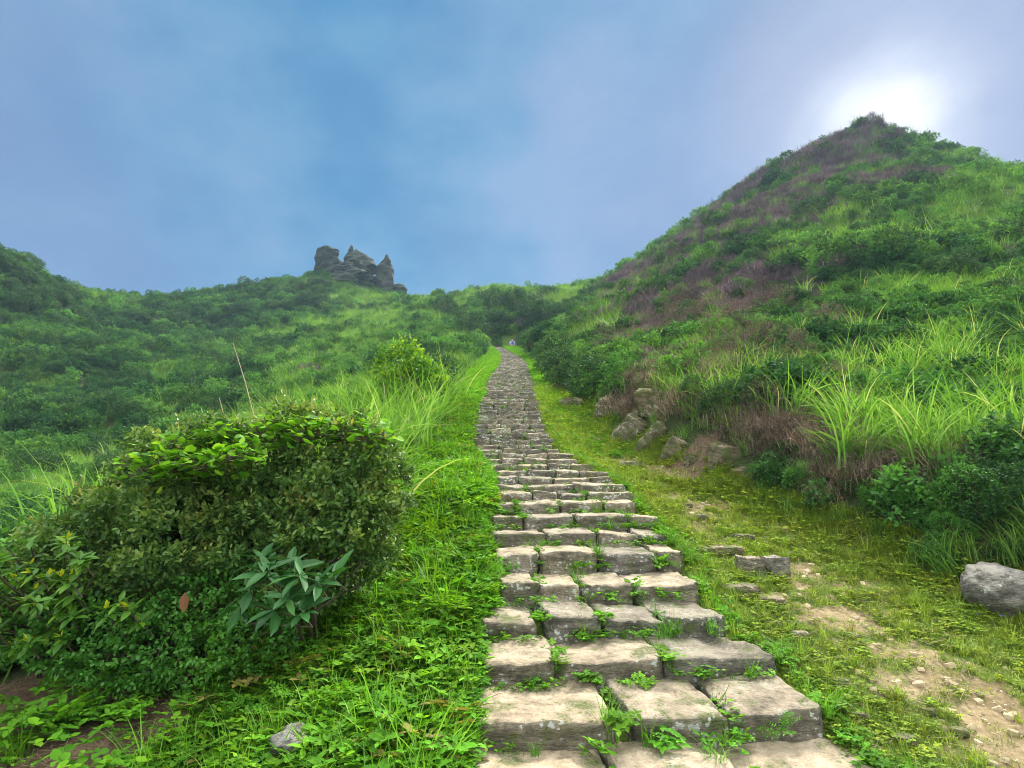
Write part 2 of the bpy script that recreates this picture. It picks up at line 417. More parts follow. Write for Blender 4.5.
# ------------------------------------------------------------------ terrain
print('terrain')
def build_ground():
    n = 620
    s = np.linspace(-1, 1, n)
    gx = .6 + np.sinh(s * 6.9) * 1.3 * (450 / (1.3 * math.sinh(6.9)))
    gy = 4.4 + np.sinh(s * 6.7) * 1.6 * (450 / (1.6 * math.sinh(6.7)))
    X, Y = np.meshgrid(gx, gy); x, y = X.ravel(), Y.ravel()
    z = H(x, y)
    V = np.stack([x, y, z], 1)
    i = np.arange(n - 1); a = (i[:, None] * n + i[None]).ravel()
    me = mesh_np('ground', V, [np.stack([a, a + 1, a + n + 1, a + n], 1)], smooth=True)
    soil, moss = soilmask(x, y)
    at = me.attributes.new('soil', 'FLOAT', 'POINT'); at.data.foreach_set('value', soil.astype(np.float32))
    at = me.attributes.new('trail', 'FLOAT', 'POINT'); at.data.foreach_set('value', trailmask(x, y).astype(np.float32))
    m, nt = newmat('ground_soil')
    tc = nd(nt, 'ShaderNodeTexCoord').outputs['Object']
    so = nd(nt, 'ShaderNodeAttribute', attribute_name='soil').outputs['Fac']
    tr = nd(nt, 'ShaderNodeAttribute', attribute_name='trail').outputs['Fac']
    nA = noise_(nt, 3.0, 8, tc, .65); nB = noise_(nt, 28, 8, tc, .7)
    dirt = ramp(nt, [(.3, (.10, .07, .038)), (.48, (.22, .165, .09)), (.66, (.38, .30, .17))], math_(nt, 'ADD', math_(nt, 'MULTIPLY', nA, .5), math_(nt, 'MULTIPLY', nB, .5)))
    green = ramp(nt, [(.35, (.045, .08, .015)), (.55, (.10, .16, .025)), (.75, (.19, .21, .05))], nB)
    wild = ramp(nt, [(.35, (.02, .03, .012)), (.6, (.05, .07, .02)), (.75, (.08, .085, .03))], nB)
    hum = ramp(nt, [(.35, (.07, .045, .03)), (.6, (.16, .11, .07)), (.75, (.26, .19, .12))], nB)
    f1 = ramp(nt, [(.38, 0.), (.62, 1.)], math_(nt, 'ADD', so, math_(nt, 'MULTIPLY', math_(nt, 'SUBTRACT', nB, .5), .7)))
    trail = mix(nt, green, dirt, f1)
    wildc = mix(nt, wild, hum, f1)
    col = mix(nt, wildc, trail, tr)
    b = nd(nt, 'ShaderNodeBsdfPrincipled'); nt.links.new(col, b.inputs['Base Color']); b.inputs['Roughness'].default_value = .95
    b.inputs['Specular IOR Level'].default_value = .1
    bp = nd(nt, 'ShaderNodeBump'); bp.inputs['Strength'].default_value = .7; bp.inputs['Distance'].default_value = .03
    nt.links.new(math_(nt, 'ADD', noise_(nt, 14, 8, tc, .7), math_(nt, 'MULTIPLY', noise_(nt, 70, 5, tc, .6), .4)), bp.inputs['Height']); nt.links.new(bp.outputs[0], b.inputs['Normal'])
    o = nd(nt, 'ShaderNodeOutputMaterial'); nt.links.new(b.outputs[0], o.inputs[0])
    g = obj('ground', me, m); tag(g, 'grassy mountain slope with bare soil beside the stone stairs', kind='structure')
def trailmask(x, y):
    d = np.maximum(footL(y) - .1 - x, x - footR(y)) + n2(x, y, 1.7, 31, 3) * .25
    return 1 - sst(-.05, .35, d)
def soilmask(x, y):
    """bare soil 1 .. grown over 0"""
    a, b = stl(y), strr(y)
    r = x - b
    n = n2(x, y, 1.25, 41, 4) * .8 + n2(x, y, 5, 42, 3) * .45
    right = .12 + .9 * n + .35 * n2(x, y, 11, 44, 2) - .55 * (1 - sst(.12, .5, r)) + .3 * np.exp(-((r - .95) / .5) ** 2) - .2 * sst(12, 22, y) + .2 * np.exp(-((x - 2.0) ** 2 + (y - 2.6) ** 2) / .8)
    right += .3 * np.exp(-((x - footR(y)) / .5) ** 2) * sst(6, 8, y) * (1 - sst(12, 16, y))
    left = -.25 + .5 * n
    wildL = .15 + .6 * n + .9 * np.exp(-((x + 2.1) / 1.1) ** 2 - ((y - 3.0) / .75) ** 2)
    s = np.where(x > (a + b) / 2, right, np.where(x > footL(y) - .05, left, wildL))
    return np.clip(s, 0, 1), n

# ------------------------------------------------------------------ scatter by geometry nodes (only for stuff nobody could count)
def scatter(name, pts, scl, rot, idx, pcol, protos, label, cat, kind='stuff'):
    n = len(pts)
    me = bpy.data.meshes.new(name); me.vertices.add(n); me.vertices.foreach_set('co', np.asarray(pts, np.float32).ravel())
    a = me.attributes.new('scl', 'FLOAT', 'POINT'); a.data.foreach_set('value', np.asarray(scl, np.float32))
    a = me.attributes.new('rot', 'FLOAT_VECTOR', 'POINT'); a.data.foreach_set('vector', np.asarray(rot, np.float32).ravel())
    a = me.attributes.new('idx', 'INT', 'POINT'); a.data.foreach_set('value', np.asarray(idx, np.int32))
    a = me.attributes.new('pcol', 'FLOAT_COLOR', 'POINT'); a.data.foreach_set('color', np.concatenate([pcol, np.ones((n, 1))], 1).astype(np.float32).ravel())
    me.update()
    o = bpy.data.objects.new(name, me); COL.objects.link(o); tag(o, label, cat, kind=kind)
    g = bpy.data.node_groups.new(name + '_nodes', 'GeometryNodeTree')
    g.interface.new_socket('Geometry', in_out='INPUT', socket_type='NodeSocketGeometry'); g.interface.new_socket('Geometry', in_out='OUTPUT', socket_type='NodeSocketGeometry')
    N, Lk = g.nodes, g.links
    gi, go, jn = N.new('NodeGroupInput'), N.new('NodeGroupOutput'), N.new('GeometryNodeJoinGeometry')
    def attr(nm, dt):
        q = N.new('GeometryNodeInputNamedAttribute'); q.data_type = dt; q.inputs['Name'].default_value = nm; return q.outputs['Attribute']
    s, ro, ix = attr('scl', 'FLOAT'), attr('rot', 'FLOAT_VECTOR'), attr('idx', 'INT')
    for k, p in enumerate(protos):
        oi = N.new('GeometryNodeObjectInfo'); oi.inputs['Object'].default_value = p; oi.inputs['As Instance'].default_value = True
        cp = N.new('FunctionNodeCompare'); cp.data_type = 'INT'; cp.operation = 'EQUAL'
        ins = [i for i in cp.inputs if i.type == 'INT']
        Lk.new(ix, ins[0]); ins[1].default_value = k
        ip = N.new('GeometryNodeInstanceOnPoints')
        er = N.new('FunctionNodeEulerToRotation'); Lk.new(ro, er.inputs[0])
        Lk.new(gi.outputs[0], ip.inputs['Points']); Lk.new(cp.outputs[0], ip.inputs['Selection']); Lk.new(oi.outputs['Geometry'], ip.inputs['Instance'])
        Lk.new(er.outputs[0], ip.inputs['Rotation']); Lk.new(s, ip.inputs['Scale'])
        Lk.new(ip.outputs[0], jn.inputs[0])
    Lk.new(jn.outputs[0], go.inputs[0])
    md = o.modifiers.new('scatter', 'NODES'); md.node_group = g
    return o

def proto(name, parts, mat):
    V, Fs, T = parts
    me = mesh_np(name, V, Fs, T); me.materials.append(mat)
    return bpy.data.objects.new(name, me)

def make_protos():
    r = np.random.default_rng(11)
    D = {}
    # leafy scrub domes, 1 m across
    for k in range(3):
        lob = [((0, 0, .2), (.3, .3, .3))] + [((r.uniform(-.3, .3), r.uniform(-.3, .3), r.uniform(.25, .72)), r.uniform(.12, .24)) for _ in range(7)]
        D['scrub%d' % k] = proto('scrub', bush_parts(lob, 200, 5, .085, .048, r, 0, .11, inner=.15, jag=.4)[0], M['i_leaf'])
    for k in range(2):
        n = 130
        az = r.uniform(0, 6.28, n); b = np.stack([r.normal(size=n) * .17, r.normal(size=n) * .17, np.zeros(n) - .03], 1)
        D['tall%d' % k] = proto('tall_grass', blades(b, r.uniform(.4, .85, n), .018, az, r.uniform(.05, .45, n), r.uniform(.7, 1.9, n), 4, r), M['i_blade'])
    # twiggy dead scrub
    n = 260; az = r.uniform(0, 6.28, n)
    b = np.stack([r.normal(size=n) * .22, r.normal(size=n) * .22, r.uniform(0, .3, n)], 1)
    D['twig'] = proto('dead_scrub', join([blades(b, r.uniform(.15, .45, n), .012, az, r.uniform(.1, 1.1, n), r.uniform(-.4, .9, n), 3, r, wob=.25),
                     bush_parts([((0, 0, .2), (.4, .4, .3))], 90, 4, .05, .025, r, 0, .1)[0]]), M['i_twig'])
    # short turf
    for k in range(3):
        n = 26; az = r.uniform(0, 6.28, n); b = np.stack([r.normal(size=n) * .025, r.normal(size=n) * .025, np.zeros(n)], 1)
        D['turf%d' % k] = proto('turf', blades(b, r.uniform(.03, .075, n), .0034, az, r.uniform(.2, 1.2, n), r.uniform(.2, 1.2, n), 3, r), M['i_blade'])
    n = 34; az = r.uniform(0, 6.28, n); b = np.stack([r.normal(size=n) * .02, r.normal(size=n) * .02, np.zeros(n)], 1)
    D['tuft'] = proto('tuft', blades(b, r.uniform(.09, .24, n), .0055, az, r.uniform(.05, .7, n), r.uniform(.4, 1.6, n), 5, r), M['i_blade'])
    # little broad leaved weeds
    for k in range(3):
        ps, n = [], 9 + 3 * k
        stems = np.stack([r.normal(size=n) * .035, r.normal(size=n) * .035, r.uniform(.025, .085, n)], 1)
        P_, A_, L_ = [], [], []
        for s in stems:
            m = 3 if k == 0 else 4
            a0 = r.uniform(0, 6.28)
            for j in range(m):
                a = a0 + j * 2 * np.pi / m + r.normal() * .15
                P_.append(s); A_.append([math.cos(a), math.sin(a), r.uniform(-.1, .5)]); L_.append(r.uniform(.018, .036) * (1 + .2 * k))
        P_, A_, L_ = np.array(P_), np.array(A_), np.array(L_)
        D['weed%d' % k] = proto('weed', leaves(P_, A_, L_, L_ * (.8, .6, .45)[k], r, .2, 1, np.clip(r.normal(.6, .2, len(P_)), 0, 1), .85), M['i_leaf'])
    # creeping leafy stems
    P_, A_, L_ = [], [], []
    for s in range(7):
        a = r.uniform(0, 6.28); p = np.array([0, 0, .02]); 
        for j in range(9):
            p = p + np.array([math.cos(a) * .016, math.sin(a) * .016, .011 - j * .001]); a += r.normal() * .2
            for sg in (-1, 1):
                b_ = a + sg * 1.1; P_.append(p.copy()); A_.append([math.cos(b_), math.sin(b_), .25]); L_.append(r.uniform(.018, .03))
    P_, A_, L_ = np.array(P_), np.array(A_), np.array(L_)
    D['creep'] = proto('creeper', leaves(P_, A_, L_, L_ * .55, r, .2, 1, np.clip(r.normal(.6, .2, len(P_)), 0, 1), .85), M['i_leaf'])
    # dry straw and pebbles
    n = 7; az = r.uniform(0, 6.28, n); b = np.stack([r.normal(size=n) * .05, r.normal(size=n) * .05, np.full(n, .006)], 1)
    D['straw'] = proto('straw', blades(b, r.uniform(.05, .16, n), .003, az, r.uniform(1.3, 1.6, n), r.uniform(-.1, .15, n), 3, r), M['i_twig'])
    m, nt = newmat('pebble'); ia = nd(nt, 'ShaderNodeAttribute', attribute_name='pcol', attribute_type='INSTANCER')
    bs = nd(nt, 'ShaderNodeBsdfPrincipled'); nt.links.new(ia.outputs['Color'], bs.inputs['Base Color']); bs.inputs['Roughness'].default_value = .9
    oo = nd(nt, 'ShaderNodeOutputMaterial'); nt.links.new(bs.outputs[0], oo.inputs[0])
    for k in range(3):
        V, Fs = rockmesh((.5, .4, .28), 4, .25, k + 70, 2.0)
        me = mesh_np('pebble', V, Fs, smooth=False); me.materials.append(m); D['peb%d' % k] = bpy.data.objects.new('pebble', me)
    return D

def rockmesh(size, res=10, amp=.12, seed=0, freq=2.2, rnd=.35, facet=0):
    """rounded box with res cells per side, half sizes size, displaced; returns V, faces"""
    g = np.linspace(-1, 1, res + 1)
    pts, quads, key = [], [], {}
    def vid(p):
        k = tuple(np.round(p, 5))
        if k not in key: key[k] = len(pts); pts.append(p)
        return key[k]
    for ax in range(3):
        for sg in (-1, 1):
            for i in range(res):
                for j in range(res):
                    q = []
                    for (u, v) in ((g[i], g[j]), (g[i + 1], g[j]), (g[i + 1], g[j + 1]), (g[i], g[j + 1])):
                        p = [0, 0, 0]; p[ax] = sg; p[(ax + 1) % 3] = u; p[(ax + 2) % 3] = v
                        q.append(vid(np.array(p, float)))
                    quads.append(q if sg > 0 else q[::-1])
    V = np.array(pts); s = np.array(size, float)
    sph = unit(V)
    V = (V * (1 - rnd) + sph * rnd * 1.15) * s
    m = s.min()
    o = np.array([seed * 3.17, seed * 1.91, seed * .77])
    nrm = unit(V / s ** 1.5)
    d = fbm(V / m * freq * .5 + o, seed, 4, .55) * amp * m
    if facet: d = d + (np.round(fbm(V / m * freq * .45 + o + 5, seed + 9, 2) * facet) / facet) * amp * m * .6
    V = V + nrm * d[:, None]
    V[:, 0] += fbm(V / m * .6 + o + 9, seed + 3, 2) * amp * m * 1.2
    V[:, 1] += fbm(V / m * .6 + o + 4, seed + 4, 2) * amp * m * 1.2
    return V, [np.array(quads)]

def slab(W_, D_, Hh, res, seed, r):
    """a roughly hewn step block: origin at the middle of its top front edge"""
    nx, ny, nz = res
    key, pts, quads = {}, [], []
    def vid(p):
        k = (round(p[0], 5), round(p[1], 5), round(p[2], 5))
        if k not in key: key[k] = len(pts); pts.append(p)
        return key[k]
    gx, gy, gz = np.linspace(-1, 1, nx + 1), np.linspace(-1, 1, ny + 1), np.linspace(-1, 1, nz + 1)
    # crowd the grid toward the edges so the worn arris is round
    f = lambda g: np.sign(g) * np.abs(g) ** .75
    gx, gy, gz = f(gx), f(gy), f(gz)
    def quadset(A, B, fn, flip):
        for i in range(len(A) - 1):
            for j in range(len(B) - 1):
                q = [vid(fn(A[i], B[j])), vid(fn(A[i + 1], B[j])), vid(fn(A[i + 1], B[j + 1])), vid(fn(A[i], B[j + 1]))]
                quads.append(q[::-1] if flip else q)
    quadset(gx, gy, lambda a, b: (a, b, 1), False); quadset(gx, gy, lambda a, b: (a, b, -1), True)
    quadset(gx, gz, lambda a, b: (a, -1, b), False); quadset(gx, gz, lambda a, b: (a, 1, b), True)
    quadset(gy, gz, lambda a, b: (1, a, b), False); quadset(gy, gz, lambda a, b: (-1, a, b), True)
    V = np.array(pts, float); s = np.array([W_ / 2, D_ / 2, Hh / 2]); V = V * s
    rr = min(.024, Hh * .2)
    inner = np.clip(V, -(s - rr), s - rr); d = V - inner; ln = np.linalg.norm(d, axis=1, keepdims=True)
    V = np.where(ln > 1e-6, inner + d / np.maximum(ln, 1e-6) * np.minimum(ln, rr), V)
    o = np.array([seed * 2.37, seed * 1.13, seed * .71])
    nrm = unit(d + unit(V / s ** 3) * .001)
    # outline wander, chips and stepped bedding
    V[:, 1] += fbm(np.stack([V[:, 0] * 5, V[:, 2] * 3, 0 * V[:, 0]], 1) + o, seed, 3) * .028
    V[:, 0] += fbm(np.stack([V[:, 1] * 5, V[:, 2] * 4, 0 * V[:, 0]], 1) + o + 3, seed + 1, 3) * .028
    top = sst(0, s[2], V[:, 2])
    V[:, 2] += top * (fbm(np.stack([V[:, 0] * 3.2, V[:, 1] * 4, 0 * V[:, 0]], 1) + o + 6, seed + 2, 4) * .022)
    lay = fbm(np.stack([V[:, 0] * 4, V[:, 1] * 7, V[:, 2] * 4], 1) + o + 8, seed + 5, 3)
    V[:, 2] += top * np.round(lay * 3) / 3 * .011
    V += nrm * (fbm(V * 14 + o, seed + 7, 4, .6) * .016 - np.maximum(0, fbm(V * 6 + o + 30, seed + 8, 2) - .25) * .06)[:, None]
    front = sst(-s[1] * .6, -s[1], V[:, 1])
    V[:, 1] += (1 - top) * front * r.uniform(-.01, .035)
    # broken corners
    for cx in (-1, 1):
        cut = r.uniform(0, .05)
        dd = (V[:, 0] * cx - (s[0] - .0)) - (V[:, 1] + s[1])
        amt = np.clip(dd + cut, 0, cut)
        V[:, 0] -= cx * amt * .7; V[:, 1] += amt * .7
    V[:, 2] += (V[:, 1] / s[1] + 1) * r.uniform(.02, .032) + (V[:, 0] / s[0]) * r.uniform(-.012, .012)
    V += [0, s[1], -s[2]]
    return V, [np.array(quads)]

build_ground()
D = make_protos()

# ------------------------------------------------------------------ stairs
print('stairs')
ROWY = [SY[3] - .94, SY[3] - .47] + list(SY[3:11])
while ROWY[-1] < SY[-3] - .3:
    y = ROWY[-1]; ROWY.append(y + (np.interp(y, [6, 9, 16, 50], [.37, .41, .47, .53]) * random.uniform(.93, 1.07)))
SPLIT = {2: [(0, .385), (.435, .715), (.725, 1)], 3: [(0, .23), (.235, .605), (.61, 1.0)], 4: [(0, .22), (.25, .47), (.48, .725), (.735, 1)],
         5: [(0, .19), (.2, .4), (.42, .665), (.68, 1)], 6: [(0, .22), (.235, .53), (.54, .84), (.85, 1)], 7: [(0, .3), (.31, .6), (.61, .84), (.85, 1)],
         1: [(0.02, .35), (.36, .66), (.68, 1.03)], 0: [(0, .3), (.31, .7), (.71, 1)]}
stair = empty('stone_staircase', (stl(2.5), 2.5, stz(2.5) - .2))
tag(stair, 'long flight of rough worn stone steps climbing straight up the green slope', 'stairs')
JOINTS = []
rs = np.random.default_rng(5)
for i, y in enumerate(ROWY):
    nxt = ROWY[i + 1] if i + 1 < len(ROWY) else y + .5
    z, a, b = float(stz(y)), float(stl(y)), float(strr(y))
    slant = .2 * (1 - min(1, max(0, (y - 2.5) / 4.5)))
    if i in SPLIT: sp = SPLIT[i]
    else:
        nb = rs.choice([3, 4, 4, 5]) if y < 22 else rs.choice([2, 3])
        w = rs.uniform(.6, 1.4, nb); c = np.concatenate([[0], np.cumsum(w / w.sum())])
        sp = [(c[k] + (.008 if k else rs.uniform(-.06, .05)), c[k + 1] - (.004 if k < nb - 1 else rs.uniform(-.06, .06))) for k in range(nb)]
    step = empty('step', (0, 0, 0)); step.parent = stair; step.location = (-stair.location.x, -stair.location.y, -stair.location.z)
    res = (26, 18, 10) if y < 4.5 else (16, 10, 6) if y < 9 else (9, 5, 4) if y < 18 else (5, 3, 3)
    for k, (u0, u1) in enumerate(sp):
        x0, x1 = a + (b - a) * u0, a + (b - a) * u1
        um = (u0 + u1) / 2
        Wd = x1 - x0; Dp = nxt - y + .09 - (.03 if y < 5 else 0)
        ang = math.atan2(slant, b - a)
        rise = z - float(stz(y - .48))
        V, Fs = slab(Wd, Dp, rise + .05, res, i * 7 + k, rs)
        me = mesh_np('stone_block', V, Fs, smooth=True); me.materials.append(M['step'])
        o = obj('stone_block', me, None, step)
        dz = rs.uniform(-.012, .012)
        o.location = (x0 + Wd / 2, y + slant * um + rs.uniform(-.02, .02), z + dz - .01)
        o.rotation_euler = (0, 0, ang * rs.uniform(.6, 1.3) + rs.uniform(-.02, .02))
        JOINTS.append((x0, x1, y + slant * um, nxt, z))
if len(ROWY) > 99: print('ROWS', len(ROWY))

# ------------------------------------------------------------------ rocks
print('rocks')
def rock(name, px, py, size, seed, mat, label, cat='rock', rot=(0, 0, 0), sink=.3, amp=.35, res=22, facet=3, group=None, rnd=.45, at=None):
    p = at if at is not None else hit(px, py)[0]
    V, Fs = rockmesh(size, res, amp, seed, 2.4, rnd, facet)
    me = mesh_np(name, V, Fs, smooth=True)
    o = obj(name, me, M[mat], None, (p[0], p[1], p[2] + size[2] * (1 - 2 * sink)))
    o.rotation_euler = [R(v) for v in rot]
    tag(o, label, cat, group)
    return o
rock('boulder', 1003, 612, (.235, .2, .17), 43, 'boulder', 'round weathered grey boulder at the right edge of the path', 'boulder', (0, -8, 15), sink=.12, rnd=.95, amp=.3, facet=0)
rock('stone', 286, 775, (.085, .09, .11), 5, 'boulder', 'small pale stone poking out of the weeds below the big shrub', 'stone', (10, 0, 20), sink=.25, rnd=.6, res=14)
rock('flat_stone', 719, 552, (.2, .13, .035), 7, 'bank_rock', 'flat tan stone set flush in the path nearest the bank', 'stone', (6, 0, -10), sink=.25, rnd=.3)
rock('flat_stone', 742, 540, (.1, .1, .035), 17, 'bank_rock', 'small flat stone just beyond the flush tan stone', 'stone', (6, 0, 25), sink=.3, rnd=.3)
rock('stone', 751, 573, (.105, .09, .085), 8, 'step', 'squarish brown block with a darker front on the path', 'stone', (0, 4, -12), sink=.3, rnd=.25)
rock('stone', 777, 577, (.085, .07, .1), 9, 'boulder', 'upright whitish block touching the squarish brown block', 'stone', (0, 0, 12), sink=.28, rnd=.25)
rock('flat_stone', 740, 592, (.12, .1, .035), 10, 'bank_rock', 'low flat stone in front of the squarish brown block', 'stone', (6, 0, 12), sink=.3, rnd=.4)
rock('flat_stone', 772, 604, (.09, .07, .03), 11, 'bank_rock', 'small reddish stone sunk in bare soil below the two blocks', 'stone', (8, 0, -20), sink=.3, rnd=.4)
rock('stone', 630, 468, (.16, .12, .06), 12, 'bank_rock', 'low dusty stone at the foot of the tilted slabs', 'stone', (5, 0, 10), sink=.3)
rock('stone', 571, 407, (.26, .2, .13), 13, 'bank_rock', 'dark brown rock lying on grass right of the upper stairs', 'rock', (0, 0, 20), sink=.25)
rock('stone', 561, 391, (.24, .2, .16), 14, 'bank_rock', 'dark rock farther up the grass right of the stairs', 'rock', (0, 0, 0), sink=.3)
rock('stone', 448, 407, (.22, .17, .1), 15, 'bank_rock', 'lone reddish brown rock on the grass left of the stairs', 'rock', (0, 0, 5), sink=.25)
# slabs of the cut bank
for k, (a, b, q) in enumerate([(800,640,.05),(818,660,.035),(842,690,.045),(792,628,.03),(860,720,.04),(905,745,.05),(880,700,.03),(838,655,.03),(702,520,.07),(688,508,.05),(930,715,.035),(960,740,.04)]):
    rock('small_stone', a, b, (q, q * .8, q * .45), 300 + k, 'bank_rock', 'small pale stone bedded in the turf right of the lower steps', 'stone', (0, 0, k * 40), sink=.12, res=8, rnd=.6, group='small stones bedded beside the steps', amp=.3)
def bank(px, py, d, size, seed, label, rot, mat='bank_rock'):
    p, t = hit(px, py); p = p + np.array([.04, .1, -.03])
    size = tuple(v * .88 for v in size)
    o = rock('bank_rock', 0, 0, size, seed, mat, label, 'rock', rot, .5, .32, 24, 3, None, .3, at=p)
    return o
bank(634, 432, 11.3, (.3, .5, .42), 20, 'leftmost tilted slab in the cut bank, tan and cracked', (20, 32, -20))
bank(652, 440, 10.2, (.16, .45, .42), 21, 'narrow leaning slab wedged between two tilted slabs in the bank', (15, 38, -15))
bank(673, 452, 9.3, (.17, .3, .3), 22, 'slab with a pale lichen patch in the cut bank', (12, 30, -10))
bank(692, 462, 8.5, (.16, .2, .13), 23, 'small rock between the lichen slab and the mossy rock', (0, 15, 10))
bank(724, 463, 7.9, (.25, .25, .3), 24, 'broad mossy brown rock nearest us at the bank foot', (10, 8, -15))
bank(665, 402, 11.2, (.55, .35, .3), 25, 'earthy overhanging rock ledge above the tilted slabs', (15, 10, -30))
bank(612, 410, 13.5, (.4, .45, .35), 26, 'half buried brown rock at the upper end of the bank', (15, 20, -20))
bank(744, 474, 7.5, (.12, .14, .11), 27, 'small brown rock leaning on the right of the mossy rock', (0, 0, 30))

# rock spires on the ridge
def spire(pts, label, d, seed, name='rock_spire'):
    """pts: (px, py, half width px) from foot to tip"""
    nseg, ns = 17, 20
    c = np.array([[p[0], p[1], p[2]] for p in pts], float)
    t = np.linspace(0, 1, len(c)); tt = np.linspace(0, 1, nseg)
    px, py, hw = (np.interp(tt, t, c[:, k]) for k in range(3))
    V = []
    for i in range(nseg):
        q = P(px[i], py[i], d); w = hw[i] / F * d
        a = np.arange(ns) * 2 * np.pi / ns
        ring = np.stack([q[0] + np.cos(a) * w, q[1] + np.sin(a) * w * .8, np.full(ns, q[2])], 1)
        V.append(ring)
    V = np.concatenate(V); cen = np.repeat([P(px[i], py[i], d) for i in range(nseg)], ns, axis=0)
    dd = unit((V - cen) + 1e-6)
    nz = fbm(V * .7 + seed, seed, 4) * 1.5 + fbm(V * 1.6 + seed, seed, 2) * .5 + np.round(fbm(V * .3 + seed, seed + 2, 2) * 5) / 5 * 1.5
    edge = np.linalg.norm(V - cen, axis=1)
    V = V + dd * (nz * np.minimum(edge * .45, 1.5))[:, None]
    Fc = []
    for i in range(nseg - 1):
        for j in range(ns): Fc.append((i * ns + j, i * ns + (j + 1) % ns, (i + 1) * ns + (j + 1) % ns, (i + 1) * ns + j))
    tri = [(len(V), (nseg - 1) * ns + j, (nseg - 1) * ns + (j + 1) % ns) for j in range(ns)]
    V = np.concatenate([V, cen[-1:] + [[0, 0, .2]]])
    base = V[0:ns].mean(0)
    me = mesh_np(name, V - base, [np.array(Fc), np.array(tri)], smooth=False)
    o = obj(name, me, M['spire'], None, base); tag(o, label, 'rock', 'rock spires on the left ridge')
spire([(334, 282, 16), (331, 268, 14), (328, 258, 11.5), (327, 251, 9.5), (325, 247, 4)], 'broad blunt spire, leftmost of the rocks on the ridge', 105, 1)
spire([(351, 276, 8), (351, 260, 6), (351.5, 252, 2.6), (351.5, 246, 1.2)], 'thin needle of rock standing between the two broad spires', 104, 2)
spire([(357, 282, 17), (358, 268, 15), (358, 259, 9), (357, 253, 4), (356.5, 250, 1.5)], 'middle peaked spire with a green tinged flank', 103, 3)
spire([(386, 298, 12), (384, 284, 10.5), (385, 270, 9.5), (386, 262, 6), (387, 255, 1.5)], 'tall pointed spire at the right with steep dark sides', 103, 4)
spire([(399, 296, 6.5), (399.5, 290, 6.5), (399, 286, 4.5), (399, 284, 2)], 'small round boulder just right of the tall pointed spire', 102, 5, 'boulder')
spire([(352, 290, 27), (350, 276, 22), (348, 267, 12), (346, 262, 3)], 'low rock between the leftmost spire and the middle spire', 101, 6)

# ------------------------------------------------------------------ vegetation on the slopes
print('slopes')
def visible_cut(margin, x, y, z):
    """keep plants that are not hidden behind nearer ground"""
    az = np.arctan2(x, y); r = np.hypot(x, y)
    na, nr = 220, 260
    ga = np.linspace(R(-62), R(62), na); gr = np.exp(np.linspace(np.log(2.5), np.log(170), nr))
    A, Rr = np.meshgrid(ga, gr, indexing='ij')
    hz = H((np.sin(A) * Rr).ravel(), (np.cos(A) * Rr).ravel()).reshape(na, nr)
    el = np.maximum.accumulate(hz / Rr, axis=1)
    ia = np.clip(((az - ga[0]) / (ga[1] - ga[0])).astype(int), 0, na - 1)
    ir = np.clip(((np.log(r) - np.log(2.5)) / (np.log(170 / 2.5) / (nr - 1))).astype(int) - 2, 0, nr - 1)
    return (z + margin) / r >= el[ia, ir]
def wedge(n, r0, r1, r, amax=52):
    rr = np.sqrt(r.uniform(r0 ** 2, r1 ** 2, n)); a = r.uniform(R(-amax), R(amax), n)
    return np.sin(a) * rr, np.cos(a) * rr
r = np.random.default_rng(21)
ROCKS = [hit(a, b)[0] for a, b in ((634,440), (652,448), (673,458), (692,464), (724,470), (612,418), (665,415), (744, 476))]
def off_trail(x, y, m=.25):
    k = off_trail0(x, y, m)
    for q, rd in zip(ROCKS, (.5, .45, .45, .4, .45, .45, .35, .3)): k &= ((x - q[0]) ** 2 + (y - q[1]) ** 2 > rd ** 2)
    return k
def off_trail0(x, y, m=.25): return (x < footL(y) - m) | (x > footR(y) + m) | (y > 54)
# species patches, surveyed on the ground
def patches(L): return [(hit(a, b)[0], rad) for a, b, rad in L]
PURP = patches([(660,300,4),(680,240,6),(720,205,6),(640,310,4),(750,215,4),(760,290,3),(620,300,5),(700,310,3),(650,345,1.6),(690,325,2),(730,330,1.8),(760,305,2.5),(620,345,2),(700,230,5),(740,195,5),(780,175,6),(820,150,6),(860,135,6),(670,260,5),(720,215,5),(640,290,3.5),(800,215,3.5),
                (770,350,1.2),(720,400,.9),(800,400,.7),(840,370,.9),(680,385,1.2),(820,320,1.8),(880,350,.7),(790,190,4.5),(760,240,3),(700,280,3),(900,180,3),(870,470,.5),(760,440,.8),(800,440,.8),(690,365,1.5),(730,370,1.5),(900,470,.5),(640,270,5),(840,165,5),(610,285,5)])
LITE = patches([(900,400,.9),(960,380,1.2),(1000,420,.9),(930,440,.6),(990,340,2),(920,350,1.2),(380,440,1.5),(400,415,2),(340,420,2),(420,385,2.5),(470,345,4),(450,370,3),(960,225,4),(1000,210,4),(900,235,3),(860,240,2.5),(990,280,3),(930,290,2.5),(840,225,2.5),(560,300,8),(510,292,9),(480,300,8),(600,305,6),(450,320,6),(380,320,9),(330,345,6),
                (600,330,3),(1000,330,2),(340,290,4),(290,390,4),(240,430,4),(60,480,5),(30,520,3),(360,300,6),(570,330,5)])
DARK = patches([(20,290,9),(0,270,9),(40,320,5),(500,335,4),(530,330,4),(480,325,4),(250,290,7),(200,300,8),(300,300,5),(990,265,1.5),(780,270,2),(830,290,2),(740,265,2.2),(880,280,2),(550,345,2),(920,330,1.5),
                (480,310,5),(150,320,5),(90,400,3),(130,370,4),(240,330,5),(820,350,1),(560,360,2),(590,375,1.2)])
def pw(L, x, y):
    w = np.zeros(len(x))
    for p, rad in L: w = np.maximum(w, np.exp(-((x - p[0]) ** 2 + (y - p[1]) ** 2) / (rad * 1.15) ** 2))
    return w
